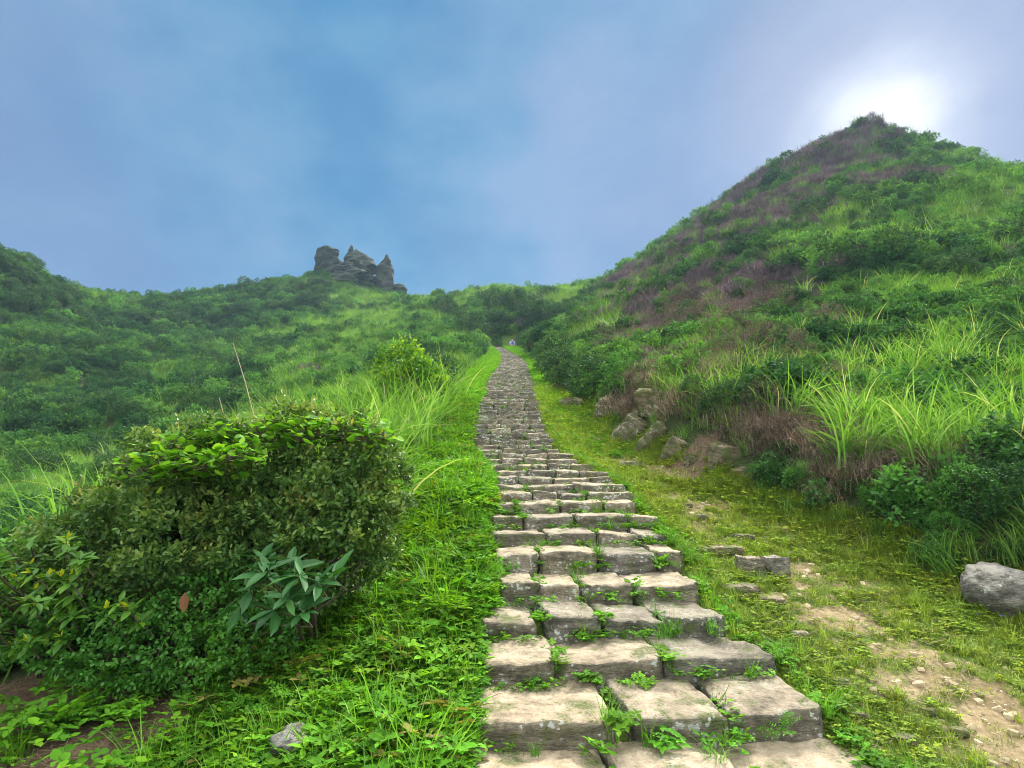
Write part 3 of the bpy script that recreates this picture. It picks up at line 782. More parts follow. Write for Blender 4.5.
def species(x, y, r):
    """-> kind (0 leafy, 1 tall grass, 2 twiggy) and plant colour"""
    n = len(x)
    big = n2(x, y, .09, 51, 3); mid = n2(x, y, .35, 52, 3)
    p, l, d = pw(PURP, x, y), pw(LITE, x, y), pw(DARK, x, y)
    u = r.random(n)
    g = .32 + .5 * big + .5 * mid + .55 * l - .6 * d
    kind = np.where(u < np.clip(g + .1, .08, .92), 1, 0)
    tw = np.clip(p * 1.3 + .45 * mid - .1, 0, .9) * (1 - .5 * l)
    kind = np.where(r.random(n) < tw, 2, kind)
    c = np.zeros((n, 3)); leafy = np.array([.065, .16, .035]); lo = np.array([.028, .09, .032]); gr = np.array([.13, .27, .05]); pu = np.array([.12, .085, .10])
    t = np.clip(.5 + mid * 1.1 + r.normal(size=n) * .42 + .35 * l - .45 * d, 0, 1)[:, None]
    c = lo * (1 - t) + leafy * 1.5 * t
    c = np.where((kind == 1)[:, None], gr * (.62 + .5 * t), c)
    c = c * (1 - .42 * (p * (kind != 2) * (np.hypot(x, y) > 20)))[:, None]
    nearw = sst(20, 9, np.hypot(x, y))[:, None]
    c = np.where((kind == 2)[:, None], (pu * (1 - nearw) + np.array([.17, .125, .085]) * nearw) * (.6 + .7 * t), c)
    return kind, c * r.uniform(.85, 1.15, (n, 1)) * (1 + r.normal(size=(n, 3)) * .04)
pr = [D['scrub0'], D['scrub1'], D['scrub2'], D['tall0'], D['tall1'], D['twig']]
def slope_scatter(name, n, r0, r1, s0, s1, label, cat, amax=52, sub=None, m=.25):
    x, y = wedge(n, r0, r1, r, amax)
    k = off_trail(x, y, m)
    if sub is not None: k &= sub(x, y)
    x, y = x[k], y[k]; z = H(x, y)
    k = visible_cut(s1 * .9, x, y, z); x, y, z = x[k], y[k], z[k]
    kind, c = species(x, y, r)
    sc = (s0 + (s1 * 1.35 - s0) * r.random(len(x)) ** 2.2) * np.where(kind == 1, .95, np.where(kind == 2, .9, 1)); sc *= 1 + .35 * n2(x, y, .5, 77, 2)
    idx = np.where(kind == 0, r.integers(0, 3, len(x)), np.where(kind == 1, 3 + r.integers(0, 2, len(x)), 5))
    rot = np.stack([r.normal(size=len(x)) * .15, r.normal(size=len(x)) * .15, r.uniform(0, 6.28, len(x))], 1)
    print(name, len(x))
    return scatter(name, np.stack([x, y, z - .05 * sc], 1), sc, rot, idx, c, pr, label, cat)
slope_scatter('hillside_scrub', 12000, 26, 62, .5, 1.35, 'dense mixed scrub and grass covering the middle slopes', 'scrub')
slope_scatter('far_scrub', 32000, 62, 128, .8, 1.75, 'unbroken green scrub covering the far slopes and ridges', 'scrub', 50)
slope_scatter('bank_scrub', 14000, 5.0, 26, .32, .72, 'low tangled scrub and grass growing on the slopes beside the trail', 'undergrowth', 56,
              lambda x, y: ~((x < 0) & (y < 6.5) & (x > -3.2)), .22)

# ---- turf and weeds along the trail
print('turf')
def trail_scatter():
    # right hand turf
    n = 80000
    y = r.uniform(0.6, 1, n); t = r.random(n); y = 1.6 + (t ** 1.7) * 15; x = r.uniform(0, 1, n) * (footR(y) + .45 - strr(y)) + strr(y) + .0
    s, nn = soilmask(x, y)
    k = r.random(n) < np.clip(.85 - s * 1.3, .03, 1); x, y, s = x[k], y[k], s[k]
    z = H(x, y); d = np.hypot(x, y)
    sc = np.clip(.55 + .055 * d, .6, 1.6) * r.uniform(.6, 1.25, len(x)) * np.where(x > footR(y) - .3, 1.3, 1)
    col = np.array([.14, .245, .03]) * r.uniform(.6, 1.3, (len(x), 1)) + np.array([.09, .05, .012]) * np.clip(r.normal(.25, .3, (len(x), 1)) + s[:, None] * .8, 0, 1)
    idx = np.where(r.random(len(x)) < .15, 3, r.integers(0, 3, len(x))); idx = np.where((r.random(len(x)) < .035) & (x < strr(y) + 3), 4, idx)
    sc = np.where(idx >= 3, sc * .8, sc)
    rot = np.stack([r.normal(size=len(x)) * .1, r.normal(size=len(x)) * .1, r.uniform(0, 6.28, len(x))], 1)
    scatter('path_grass', np.stack([x, y, z], 1), sc, rot, idx, col, [D['turf0'], D['turf1'], D['turf2'], D['weed0'], D['tuft']], 'short trodden turf growing in patches over bare soil right of the steps', 'grass')
    # far verges both sides
    n = 26000; y = r.uniform(9, 53, n); side = r.random(n) < .5
    x = np.where(side, r.uniform(0, 1, n) * (footR(y) - strr(y) + .3) + strr(y) + .08, footL(y) - .2 + r.uniform(0, 1, n) * (stl(y) - .1 - footL(y) + .2))
    z = H(x, y); sc = np.clip(.9 + y * .035, 1, 2.4) * r.uniform(.7, 1.2, n)
    col = np.array([.11, .27, .028]) * r.uniform(.7, 1.25, (n, 1)); 
    idx = r.integers(0, 4, n); rot = np.stack([np.zeros(n), np.zeros(n), r.uniform(0, 6.28, n)], 1)
    scatter('verge_grass', np.stack([x, y, z], 1), sc, rot, idx, col, [D['turf0'], D['turf1'], D['turf2'], D['weed0']], 'bright green grass verge on both sides of the upper stairs', 'grass')
    # left bank, lush
    n = 30000; t = r.random(n); y = 1.5 + t ** 1.5 * 14; x = footL(y) - .35 + r.uniform(0, 1, n) * (stl(y) - .03 - footL(y) + .35)
    xw, yw = r.uniform(-3.6, -1.3, 1500), r.uniform(1.7, 3.5, 1500); kw = r.random(1500) < np.clip(.02 + n2(xw, yw, 2.2, 71, 3) * 1.3, .01, .7); x = np.concatenate([x, xw[kw]]); y = np.concatenate([y, yw[kw]]); n = len(x)
    z = H(x, y); d = np.hypot(x, y)
    dens = n2(x, y, 1.6, 61, 3)
    k = (r.random(n) < np.clip(.85 + dens * .5, .3, 1)) ; x, y, z, d, dens = x[k], y[k], z[k], d[k], dens[k]
    sc = np.clip(.85 + .05 * d, .8, 2) * (.65 + .95 * r.random(len(x)) ** 2) * (1 + .45 * dens) * (1 - .45 * (1 - sst(.0, .22, stl(y) - x)))
    col = np.array([.09, .27, .02]) * (r.uniform(.6, 1.25, (len(x), 1)) + .45 * n2(x, y, .8, 63, 3)[:, None]) + np.array([.08, .08, 0]) * r.random((len(x), 1)) ** 2; brn = r.random(len(x)) < .02; col[brn] = [.22, .20, .06]
    idx = r.choice([0, 1, 2, 3, 4, 5], len(x), p=[.33, .22, .18, .04, .13, .10])
    rot = np.stack([r.normal(size=len(x)) * .2, r.normal(size=len(x)) * .2, r.uniform(0, 6.28, len(x))], 1)
    zz = z + r.uniform(0, .05, len(x)) * (idx < 4)
    scatter('bank_weeds', np.stack([x, y, zz], 1), sc, rot, idx, col, [D['weed0'], D['weed1'], D['weed2'], D['creep'], D['tuft'], D['turf0']], 'lush bright green weeds and clover left of the steps', 'ground cover')
    # weeds in the joints of the stairs and along both edges
    X, Y, Z, I, S = [], [], [], [], []
    prevrow = None
    for (x0, x1, yy, nx, zz) in JOINTS:
        m = 9 if yy < 7 else 2
        if yy > 30: continue
        # joint at the right side of each stone
        if r.random() < .8:
            for _ in range(m):
                v = r.random(); X.append(x1 + .012 + r.normal() * .012); Y.append(yy - .02 + v * (nx - yy)); Z.append(zz - .05 - (.07 if v < .1 else 0)); I.append(r.choice([0, 1, 2, 3, 4], p=[.34, .26, .27, .03, .1])); S.append(r.uniform(.45, 1.0))
        # foot of riser: on the tread below
        cnt = r.integers(3, 12) if yy < 7 else r.integers(0, 4)
        for _ in range(cnt):
            X.append(r.uniform(x0, x1)); Y.append(yy - r.uniform(.02, .07)); Z.append(float(stz(yy - .35)) - .03); I.append(r.choice([0, 1, 2, 3, 4], p=[.32, .26, .32, .02, .08])); S.append(r.uniform(.45, .95))
    for y in ROWY[:60]:
        for _ in range(22 if y < 9 else 5):
            q = r.uniform(-.03, .45); X.append(float(strr(y)) + abs(r.normal()) * .06 + .04); Y.append(y + q); Z.append(float(H([X[-1]], [Y[-1]])[0])); I.append(r.choice([0, 1, 2, 4])); S.append(r.uniform(.5, 1.05))
            X.append(float(stl(y)) - abs(r.normal()) * .05 - .03); Y.append(y + q); Z.append(float(stz(y + q)) - .1); I.append(r.choice([0, 1, 2, 4])); S.append(r.uniform(.5, 1.0))
    n = len(X); col = np.array([.075, .24, .02]) * r.uniform(.6, 1.25, (n, 1)) + np.array([.04, .03, 0]) * r.random((n, 1))
    S = np.array(S)
    rot = np.stack([r.normal(size=n) * .25, r.normal(size=n) * .25, r.uniform(0, 6.28, n)], 1)
    scatter('stair_weeds', np.stack([X, Y, Z], 1), S, rot, I, col, [D['weed0'], D['weed1'], D['turf0'], D['creep'], D['tuft']], 'weeds and grass sprouting from the joints and edges of the steps', 'weeds')
    # loose gravel and straw
    n = 6500; t = r.random(n); y = 1.6 + t ** 1.6 * 9; x = strr(y) + .1 + r.random(n) * (footR(y) - strr(y))
    s, _ = soilmask(x, y); k = r.random(n) < s * 1.1; x, y = x[k], y[k]; n = len(x); z = H(x, y)
    sc = .008 + .03 * r.random(n) ** 5; cc = np.array([.42, .33, .20]) * r.uniform(.5, 1.25, (n, 1))
    scatter('gravel', np.stack([x, y, z + sc * .1], 1), sc * 1.6, np.stack([r.normal(size=n) * .3, r.normal(size=n) * .3, r.uniform(0, 6.28, n)], 1), r.integers(0, 3, n), cc,
            [D['peb0'], D['peb1'], D['peb2']], 'loose yellowish pebbles scattered over the bare soil of the path', 'gravel')
    n = 2600; t = r.random(n); y = 1.6 + t ** 1.4 * 9; x = strr(y) + .1 + r.random(n) * (footR(y) - strr(y) + .5)
    xl = r.uniform(-3.2, -.9, 1500); yl = r.uniform(1.8, 3.6, 1500); k = soilmask(xl, yl)[0] > .3
    x = np.concatenate([x, xl[k]]); y = np.concatenate([y, yl[k]]); n = len(x); z = H(x, y)
    cc = np.array([.38, .30, .15]) * r.uniform(.4, 1.1, (n, 1))
    scatter('dry_straw', np.stack([x, y, z + .004], 1), r.uniform(.5, 1.3, n), np.stack([r.normal(size=n) * .1, r.normal(size=n) * .1, r.uniform(0, 6.28, n)], 1), np.zeros(n), cc,
            [D['straw']], 'dry straw and grass clippings littering the ground', 'litter')
trail_scatter()

# ------------------------------------------------------------------ individual plants
print('plants')
rp = np.random.default_rng(33)
def leafobj(name, parts, mat, parent=None, loc=None):
    return obj(name, mesh_np(name, parts[0], parts[1], parts[2]), M[mat], parent, loc)
def plant_root(name, base, label, cat, group=None):
    e = empty(name, base); tag(e, label, cat, group); return e

def px_lobes(L, base):
    """lobes surveyed as direction, distance and radius in metres, made local to base"""
    return [(P(a, b, d) - base, s) for a, b, d, s in L]
# the big dark shrub
b0 = hit(215, 690)[0] + np.array([.0, .55, 0]); b0[2] = h1(b0[0], b0[1])
root = plant_root('broad_shrub', b0, 'big dense dark shrub with tiny leaves filling the left side of the trail', 'shrub')
big = px_lobes([(330,452,4.0,(.42,.4,.28)),(255,455,4.0,(.42,.42,.27)),(355,490,3.75,(.24,.3,.27)),(300,505,3.7,(.42,.38,.3)),(225,510,3.65,(.42,.36,.32)),(150,505,3.8,(.36,.36,.26)),
                (115,545,3.6,(.33,.34,.3)),(185,560,3.45,(.38,.36,.3)),(260,560,3.5,(.38,.3,.28)),(330,545,3.6,(.30,.3,.28)),(170,470,4.1,(.3,.35,.24)),(85,570,3.7,(.3,.35,.3)),(130,620,3.5,(.35,.3,.25)),(230,620,3.5,(.35,.3,.22))], b0)
sub = []
for c, s_ in big:
    for _ in range(15):
        dd = rdir(1, .15, rp)[0]; q = rp.uniform(.1, .2); sub.append((c + dd * np.array(s_) * rp.uniform(.8, 1.1), (q, q, q * rp.uniform(.3, .5))))
big = [(c, tuple(v * .78 for v in s_)) for c, s_ in big] + sub
pt, tips = bush_parts(big, 9500, 9, .040, .021, rp, 1, .085, up=.6, inner=.25, jag=.3, droop=.1, face_up=.72, zmin=-.1)
P_, A_ = [], []
for i in rp.choice(len(tips), 150, replace=False):
    t0 = tips[i]
    if t0[2] < .55: continue
    dv = unit(np.array([rp.normal() * .5, rp.normal() * .4, 1.0])); ln = rp.uniform(.06, .2)
    for j in range(11):
        P_.append(t0 + dv * ln * j / 10); A_.append(dv * .7 + rp.normal(size=3) * .7)
P_, A_ = np.array(P_), np.array(A_)
pt = join([pt, leaves(P_, A_, .036 * rp.uniform(.6, 1.2, len(P_)), .019, rp, .1, 1, rp.uniform(.5, 1, len(P_)), .6)])
leafobj('foliage', pt, 'box', root)
v, f = stems_for(tips, (0, 0, 0), rp, 60, .014, jig=.07); obj('branch', mesh_np('branch', v, f, smooth=True), M['bark'], root)
# fresh low shrub beneath it
b1 = hit(165, 690)[0] + np.array([0, .25, 0]); b1[2] = h1(b1[0], b1[1])
root = plant_root('low_shrub', b1, 'low fresh green shrub growing under the big dark shrub', 'shrub')
lob = px_lobes([(90,640,3.0,(.26,.22,.2)),(150,652,2.95,(.26,.2,.19)),(210,655,2.95,(.22,.2,.16)),(255,640,3.05,(.2,.2,.18)),(50,625,3.2,(.24,.25,.2)),(120,665,2.85,(.2,.15,.12)),(200,610,3.2,(.3,.2,.2))], b1)
pt, tips = bush_parts(lob, 1500, 8, .028, .018, rp, 1, .08, up=.3, inner=.2, jag=.3, zmin=-.06)
leafobj('foliage', pt, 'under', root)
v, f = stems_for(tips, (0, 0, 0), rp, 26, .007); obj('stem', mesh_np('stem', v, f, smooth=True), M['bark'], root)
# vine over the top of the shrub
b2 = P(200, 470, 3.95)
def vine(name, spots, base, label, n, seed, L=.058):
    q = np.random.default_rng(seed)
    root = plant_root(name, base, label, 'vine')
    P_, A_, T_, paths = [], [], [], []
    for (a, b, d, s) in spots:
        c = P(a, b + 2, d - .42) - base
        for _ in range(n):
            p = c + q.normal(size=3) * [s * 1.25, s * .8, .04]
            P_.append(p); az = q.uniform(0, 6.28); A_.append([math.cos(az), math.sin(az) - .5, q.uniform(-.25, .35)]); T_.append(np.clip(q.normal(.55, .25), 0, 1))
    cs = [P(a, b + 2, d - .42) - base for a, b, d, s in spots]
    for c0, c1 in zip(cs[:-1], cs[1:]): paths.append([c0 - [0, 0, .04], (c0 + c1) / 2 + q.normal(size=3) * .03, c1 - [0, 0, .04]])
    for p in P_[::3]: k = min(cs, key=lambda c: np.linalg.norm(c - p)); paths.append([k - [0, 0, .05], (k + p) / 2 + [0, 0, -.01], p])
    P_, A_, T_ = np.array(P_), np.array(A_), np.array(T_); m = len(P_); LL = L * q.uniform(.6, 1.25, m)
    leafobj('foliage', leaves(P_, A_, LL, LL * .85, q, .22, 1, T_, .8, (.25, 1.0, .68, .86)), 'vine', root)
    v, f = tubes(paths, [.004] * len(paths), 4); obj('stem', mesh_np('stem', v, f), M['bark'], root)
vine('climbing_vine', [(150,468,3.75,.09),(175,462,3.75,.09),(205,462,3.7,.1),(230,452,3.75,.1),(190,448,3.9,.1),(215,435,4.0,.1),(240,438,4.0,.08),(165,455,3.85,.08)], b2, 'light green large leaved vine sprawling over the left top of the dark shrub', 62, 3)
b3 = P(330, 432, 4.1)
vine('climbing_vine', [(262,428,4.1,.1),(290,424,4.15,.1),(318,426,4.15,.1),(345,424,4.15,.09),(368,432,4.0,.08),(300,432,4.0,.08)], b3, 'light green vine along the right top edge of the dark shrub', 48, 4, .055)

# rosette plants with long leaves
def whorls(name, base, spots, label, mat, L, W, nl, seed, new=0.0, tlo=0.0, thi=1.0):
    q = np.random.default_rng(seed); root = plant_root(name, base, label, 'plant')
    P_, A_, T_, L_, paths = [], [], [], [], []
    for (a, b, d) in spots:
        c = P(a, b, d) - base
        fwd = unit(np.array([q.normal() * .25, -.55, .7]))
        u = unit(np.cross(fwd, [1, 0, 0])); w = np.cross(fwd, u)
        n = nl + q.integers(-1, 2); a0 = q.uniform(0, 6.28)
        for j in range(n):
            t = a0 + j * 2 * math.pi / n + q.normal() * .15
            ax = u * math.cos(t) + w * math.sin(t) + fwd * q.uniform(.05, .4)
            P_.append(c + fwd * q.uniform(-.02, .01)); A_.append(ax); L_.append(L * q.uniform(.65, 1.15)); T_.append(tlo + (thi - tlo) * np.clip(q.normal(.45, .2), 0, .8))
        if q.random() < new:
            for j in range(4):
                t = q.uniform(0, 6.28); P_.append(c + fwd * .02); A_.append(fwd + (u * math.cos(t) + w * math.sin(t)) * .6); L_.append(L * .5); T_.append(q.uniform(.85, 1))
        bb = np.array([q.normal() * .05, q.normal() * .05 + .1, 0]); paths.append([bb - [0, 0, .05], bb + (c - bb) * .5 + [0, .05, .03], c - fwd * .1, c])
    P_, A_, T_, L_ = np.array(P_), np.array(A_), np.array(T_), np.array(L_)
    leafobj('foliage', leaves(P_, A_, L_, L_ * W, q, .22, 1, T_, .85, (.35, .78, .72, .66)), mat, root)
    v, f = tubes(paths, [.008] * len(paths), 5); obj('stem', mesh_np('stem', v, f), M['bark'], root)
    return root
pb = hit(285, 668)[0] + np.array([0, .12, 0]); pb[2] = h1(pb[0], pb[1])
whorls('broadleaf_plant', pb, [(250,590,2.72),(268,572,2.78),(288,598,2.66),(300,575,2.75),(275,610,2.66),(318,582,2.75),(240,608,2.75),(302,612,2.66),(333,578,2.85),(262,560,2.85),(290,566,2.85)],
       'broad leaved plant with long blue green leaves in front of the dark shrub', 'broad', .155, .33, 8, 5)
pb = hit(30, 690)[0] + np.array([0, .15, 0]); pb[2] = h1(pb[0], pb[1])
q5 = np.random.default_rng(15)
whorls('yellow_tipped_shrub', pb, [(q5.uniform(-40, 84), q5.uniform(540, 650), q5.uniform(2.75, 3.2)) for _ in range(75)], 'leafy shrub with bright yellow new leaves at the left edge', 'yellow', .085, .38, 9, 6, .6, .1, .85)
pb = hit(120, 680)[0] + np.array([0, .1, 0]); pb[2] = h1(pb[0], pb[1])
whorls('yellow_tipped_plant', pb, [(118,602,2.8),(130,610,2.8),(108,612,2.8),(140,622,2.85),(62,580,2.95),(75,595,2.9)], 'small plant with pale yellow green leaf rosettes left of the hanging brown leaf', 'yellow', .10, .34, 8, 8, .6, .2, .8)
# dead brown leaf hanging
pl = P(185, 592, 2.75)
lf = leaves(np.array([[0, 0, 0.]]), np.array([[.12, -.1, -1.]]), .095, .045, rp, .1, 1, np.array([.6]), .1)
tag(leafobj('dead_leaf', lf, 'brown', None, pl), 'single dead orange brown leaf hanging in front of the dark shrub', 'leaf')
# fallen twigs below the shrub
for k, (a, b, a2, b2_, lab) in enumerate([(405 / 1.98, 720, 170, 742, 'pale dead stick lying on bare earth under the shrub'), (80, 722, 40, 752, 'thin dead twig lying on bare earth at the lower left')]):
    p0, p1 = hit(a, b)[0] + [0, 0, .02], hit(a2, b2_)[0] + [0, 0, .015]
    v, f = tubes([[p0 - p0, (p1 - p0) * .5 + [0, .01, .015], p1 - p0]], [.005], 5); tag(obj('fallen_stick', mesh_np('fallen_stick', v, f), M['dry'], None, p0), lab, 'stick')

# silver grass tufts -----------------------------------------------------
def tuftmesh(seed, n=70, L=(.6, 1.3), W=.023, spread=.12):
    q = np.random.default_rng(seed); az = q.uniform(0, 6.28, n); b = np.stack([q.normal(size=n) * spread, q.normal(size=n) * spread, np.full(n, -.03)], 1)
    T = np.clip(q.normal(.55, .2, n), 0, 1); T[q.random(n) < .025] = .95
    return blades(b, q.uniform(*L, n), W * q.uniform(.7, 1.3, n), az, q.uniform(.03, .35, n), q.uniform(.5, 2.3, n), 7, q, T, .4)
TM = []
for k in range(5):
    V, Fs, T = tuftmesh(100 + k); me = mesh_np('silvergrass', V, Fs, T); me.materials.append(M['silver']); TM.append(me)
def tufts(spots, group, labels, s0=.8, s1=1.15):
    """spots: (px, py) on the ground"""
    for i, (a, b, *s) in enumerate(spots):
        p = hit(a, b)[0] if len(s) < 2 else np.array([a, b, h1(a, b)])
        sc = rp.uniform(s0, s1) * (s[0] if s else 1)
        o = bpy.data.objects.new('silvergrass_tuft', TM[int(rp.integers(0, 5))]); COL.objects.link(o)
        o.location = [float(c) for c in p]; o.scale = (sc,) * 3; o.rotation_euler = (rp.normal() * .12, rp.normal() * .12, rp.uniform(0, 6.28))
        tag(o, labels[i] if isinstance(labels, list) else labels, 'grass tuft', group)
# left drift of silver grass, between the dark shrub and the stairs
ls = []
for _ in range(110):
    y = rp.uniform(5.0, 14); x = footL(y) + (rp.uniform(-1.2, .25) if _ % 3 else rp.uniform(-3.2, -1.0))
    ls.append((x, y, 1.25, 1))
tufts(ls, 'silver grass left of the stairs', 'arching pale green silver grass tuft behind the big dark shrub', .75, 1.1)
# right
named = [(790, 425, 1.0), (770, 395, .9), (740, 385, .9), (705, 345, .9)]
tufts(named, None, ['solitary bright tuft of arching grass on the bank above the mossy rock', 'small bright grass tuft just above the solitary arching tuft',
      'pale drooping grass tuft left of the solitary bright tuft', 'thin grass tuft high on the bank among purple scrub'], .75, .95)
rsp = []
for _ in range(135):
    a, b = rp.uniform(845, 1060), rp.uniform(340, 485)
    rsp.append((a, b, rp.uniform(.5, .95)))
tufts(rsp, 'bright silver grass on the right bank', 'tall bright green silver grass tuft in the thick stand on the right bank', .8, 1.1)
rsp2 = [(rp.uniform(640, 860), rp.uniform(340, 430), .7) for _ in range(48)]
tufts([(612,398,.45),(628,392,.5),(645,400,.5),(660,396,.55),(676,404,.5),(690,418,.5),(702,424,.5),(715,432,.5),(738,440,.5),(655,425,.3),(684,440,.3),(750,455,.4)], 'grass overhanging the rock slabs', 'short grass tuft overhanging the rock slabs of the bank', .8, 1.1)
tufts(rsp2, 'sparse silver grass on the right bank', 'pale drooping silver grass tuft among dark scrub above the rock slabs', .8, 1.1)
rsp3 = [(rp.uniform(690, 1020), rp.uniform(180, 345), 1.15) for _ in range(90)]
tufts(rsp3, 'silver grass high on the right slope', 'light green grass tuft high on the right hand slope', .5, .85)
# grass clump growing from the second step
p = np.array([.44, 2.86, stz(2.86) - .14])
V, Fs, T = tuftmesh(140, 60, (.12, .3), .006, .022); tag(leafobj('grass_clump', (V, Fs, T), 'silver', None, p), 'dark green grass clump sprouting between the two lowest full steps', 'grass clump')
p = np.array([.86, 2.72, stz(2.7) - .15])
V, Fs, T = tuftmesh(141, 45, (.10, .22), .005, .025); tag(leafobj('grass_clump', (V, Fs, T), 'silver', None, p), 'grass clump beside the right hand stone of the lowest full step', 'grass clump')
# dry stalks standing above the shrub
for (a, b, d, a2, b2_, lab) in [(256, 425, 4.3, 233, 343, 'tall pale dry stalk leaning left above the dark shrub'), (228, 440, 4.3, 219, 397, 'short pale dry stalk left of the tall leaning stalk')]:
    p0, p1 = P(a, b, d), P(a2, b2_, d); w = (p1 - p0)
    v, f = tubes([[-w * 1.5 * [0, 0, 1] * .5, w * 0, w * .5 + [.01, 0, 0], w]], [.006], 5)
    tag(obj('dry_stalk', mesh_np('dry_stalk', v, f), M['dry'], None, p0), lab, 'stalk')

# generic shrubs -------------------------------------------------------
def shrub_proto(seed, mat, n=700, per=6, L=.06, W=.03, lobes=None, twig=.12, det=0):
    q = np.random.default_rng(seed)
    lobes = lobes or [((0, 0, .38), (.5, .5, .36))] + [((q.uniform(-.35, .35), q.uniform(-.35, .35), q.uniform(.35, .75)), q.uniform(.2, .34)) for _ in range(7)]
    pt, tips = bush_parts(lobes, n, per, L, W, q, det, twig, inner=.2, jag=.35)
    a = mesh_np('foliage', *pt[:2], pt[2]); a.materials.append(M[mat])
    v, f = stems_for(tips, (0, 0, 0), q, 12, .016); b = mesh_np('stem', v, f, smooth=True); b.materials.append(M['bark'])
    return a, b
def put_shrub(name, meshes, p, sc, label, cat='shrub', group=None):
    e = empty(name, (p[0], p[1], p[2] - .05)); e.rotation_euler = (0, 0, rp.uniform(0, 6.28)); e.scale = (sc, sc, sc * rp.uniform(.85, 1.1)) if np.isscalar(sc) else sc
    tag(e, label, cat, group)
    obj('foliage', meshes[0], None, e); obj('stem', meshes[1], None, e)
    return e
SD = [shrub_proto(200 + k, 'dark') for k in range(3)]
SL_ = [shrub_proto(210 + k, 'lime', 900, 6, .07, .04) for k in range(1)]
SB = [shrub_proto(220 + k, 'brush', 420, 5, .06, .012, twig=.2) for k in range(2)]
SDn = [shrub_proto(230 + k, 'dark', 1700, 7, .034, .018, twig=.09, det=1) for k in range(2)]
SU = [shrub_proto(240 + k, 'under', 1000, 7, .036, .022, twig=.09, det=1) for k in range(2)]
# lime shrub left of stairs
p = P(418, 385, 12.5); put_shrub('lime_shrub', SL_[0], (p[0], p[1], h1(p[0], p[1])), (1.75, 1.5, 1.65), 'round shrub with vivid yellow green leaves left of the stairs')
p = P(427, 388, 13.5); put_shrub('dark_shrub', SD[0], (p[0], p[1], h1(p[0], p[1])), (1.0, 1.0, 1.5), 'dark green shrub right against the vivid yellow green shrub')
# dark bushes lining the upper right verge
for a, b, s, lab in [(563, 384, 1.5, 'dark rounded bush overhanging the right verge of the upper stairs'), (553, 372, 1.5, 'smaller dark bush farther up the right verge'),
                     (575, 392, 1.2, 'dark low bush above the two dark rocks'), (590, 398, 1.2, 'dark bush at the upper end of the cut bank'),
                     (537, 350, 2.2, 'dark bush closing the right side of the stair top')]:
    p = hit(a, b)[0]; put_shrub('dark_shrub', SD[int(rp.integers(0, 3))], p, s, lab)
for a, s, lab, yy in [(487, 3.6, 'big dark evergreen bush left behind the stair top', 56), (499, 3.2, 'dark evergreen bush straight behind the stair top', 60), (522, 3.4, 'dark evergreen bush right behind the seated looking hiker', 60),
                  (474, 3.0, 'dark bush at the left of the group behind the stair top', 52), (535, 3.0, 'dark bush at the right of the group behind the stair top', 55)]:
    x = (a - 512) / F * yy * 1.03; put_shrub('evergreen_bush', SD[int(rp.integers(0, 3))], (x, yy, h1(x, yy)), s, lab.replace('seated looking ', ''))
# bottom right dark shrub and leafy bank foot
p = hit(1005, 545)[0]; put_shrub('dark_shrub', SDn[0], p + np.array([.25, .1, 0]), .75, 'dark glossy shrub behind the grey boulder')
p = hit(975, 525)[0]; put_shrub('leafy_shrub', SU[0], p, .5, 'fresh green low shrub left of the dark glossy shrub')
p = hit(925, 520)[0]; put_shrub('leafy_shrub', SU[1], p, .36, 'small fresh green shrub at the bank foot, second from the boulder')
for a, b, sc_, lb in ((1015, 520, .4, 'fresh green weed clump right behind the grey boulder'), (955, 545, .3, 'low fresh green clump left of the grey boulder at the bank foot'), (880, 515, .3, 'low fresh green clump third from the boulder along the bank foot')):
    put_shrub('leafy_shrub', SU[0], hit(a, b)[0], sc_, lb)
p = hit(800, 490)[0]; put_shrub('dark_shrub', SDn[1], p + np.array([.1, .5, .1]), .55, 'small dark shrub at the bank foot right of the mossy rock')
p = hit(735, 425)[0]; put_shrub('dark_shrub', SDn[0], p, .85, 'dark shrub on the bank edge above the mossy rock')
p = hit(790, 400)[0]; put_shrub('dark_shrub', SDn[1], p, .8, 'dark shrub behind the solitary bright grass tuft')
p = hit(700, 410)[0]; put_shrub('dark_shrub', SDn[1], p, .6, 'dark shrub hanging over the lichen slab')
for k in range(10):
    a = rp.uniform(760, 1010); p = hit(a, 478 + (a - 760) * .16)[0]
    put_shrub('leafy_weed', SU[k % 2], p, rp.uniform(.16, .26), 'small leafy green weed along the foot of the right bank', 'weed', 'leafy weeds along the foot of the right bank')
for a, b, s in [(875, 478, .6), (900, 490, .55), (850, 468, .6), (760, 455, .6), (800, 452, .6), (950, 505, .45), (820, 478, .5), (655, 350, 1.4), (690, 335, 1.5), (730, 345, 1.4), (620, 360, 1.4), (770, 320, 1.6), (980, 480, .5), (745, 385, .9), (700, 372, 1.0), (800,380,.9), (830,400,.8), (770,425,.7), (720,395,.8), (850,425,.7), (780,360,1.1), (750,360,1.1), (715,325,1.5), (675,310,1.6), (835,345,1.1), (890,420,.7)]:
    p = hit(a, b)[0]; put_shrub('dead_brush', SB[int(rp.integers(0, 2))], p, s * .95, 'bare purplish brown brush on the right bank', 'brush', 'dead brush on the right bank')
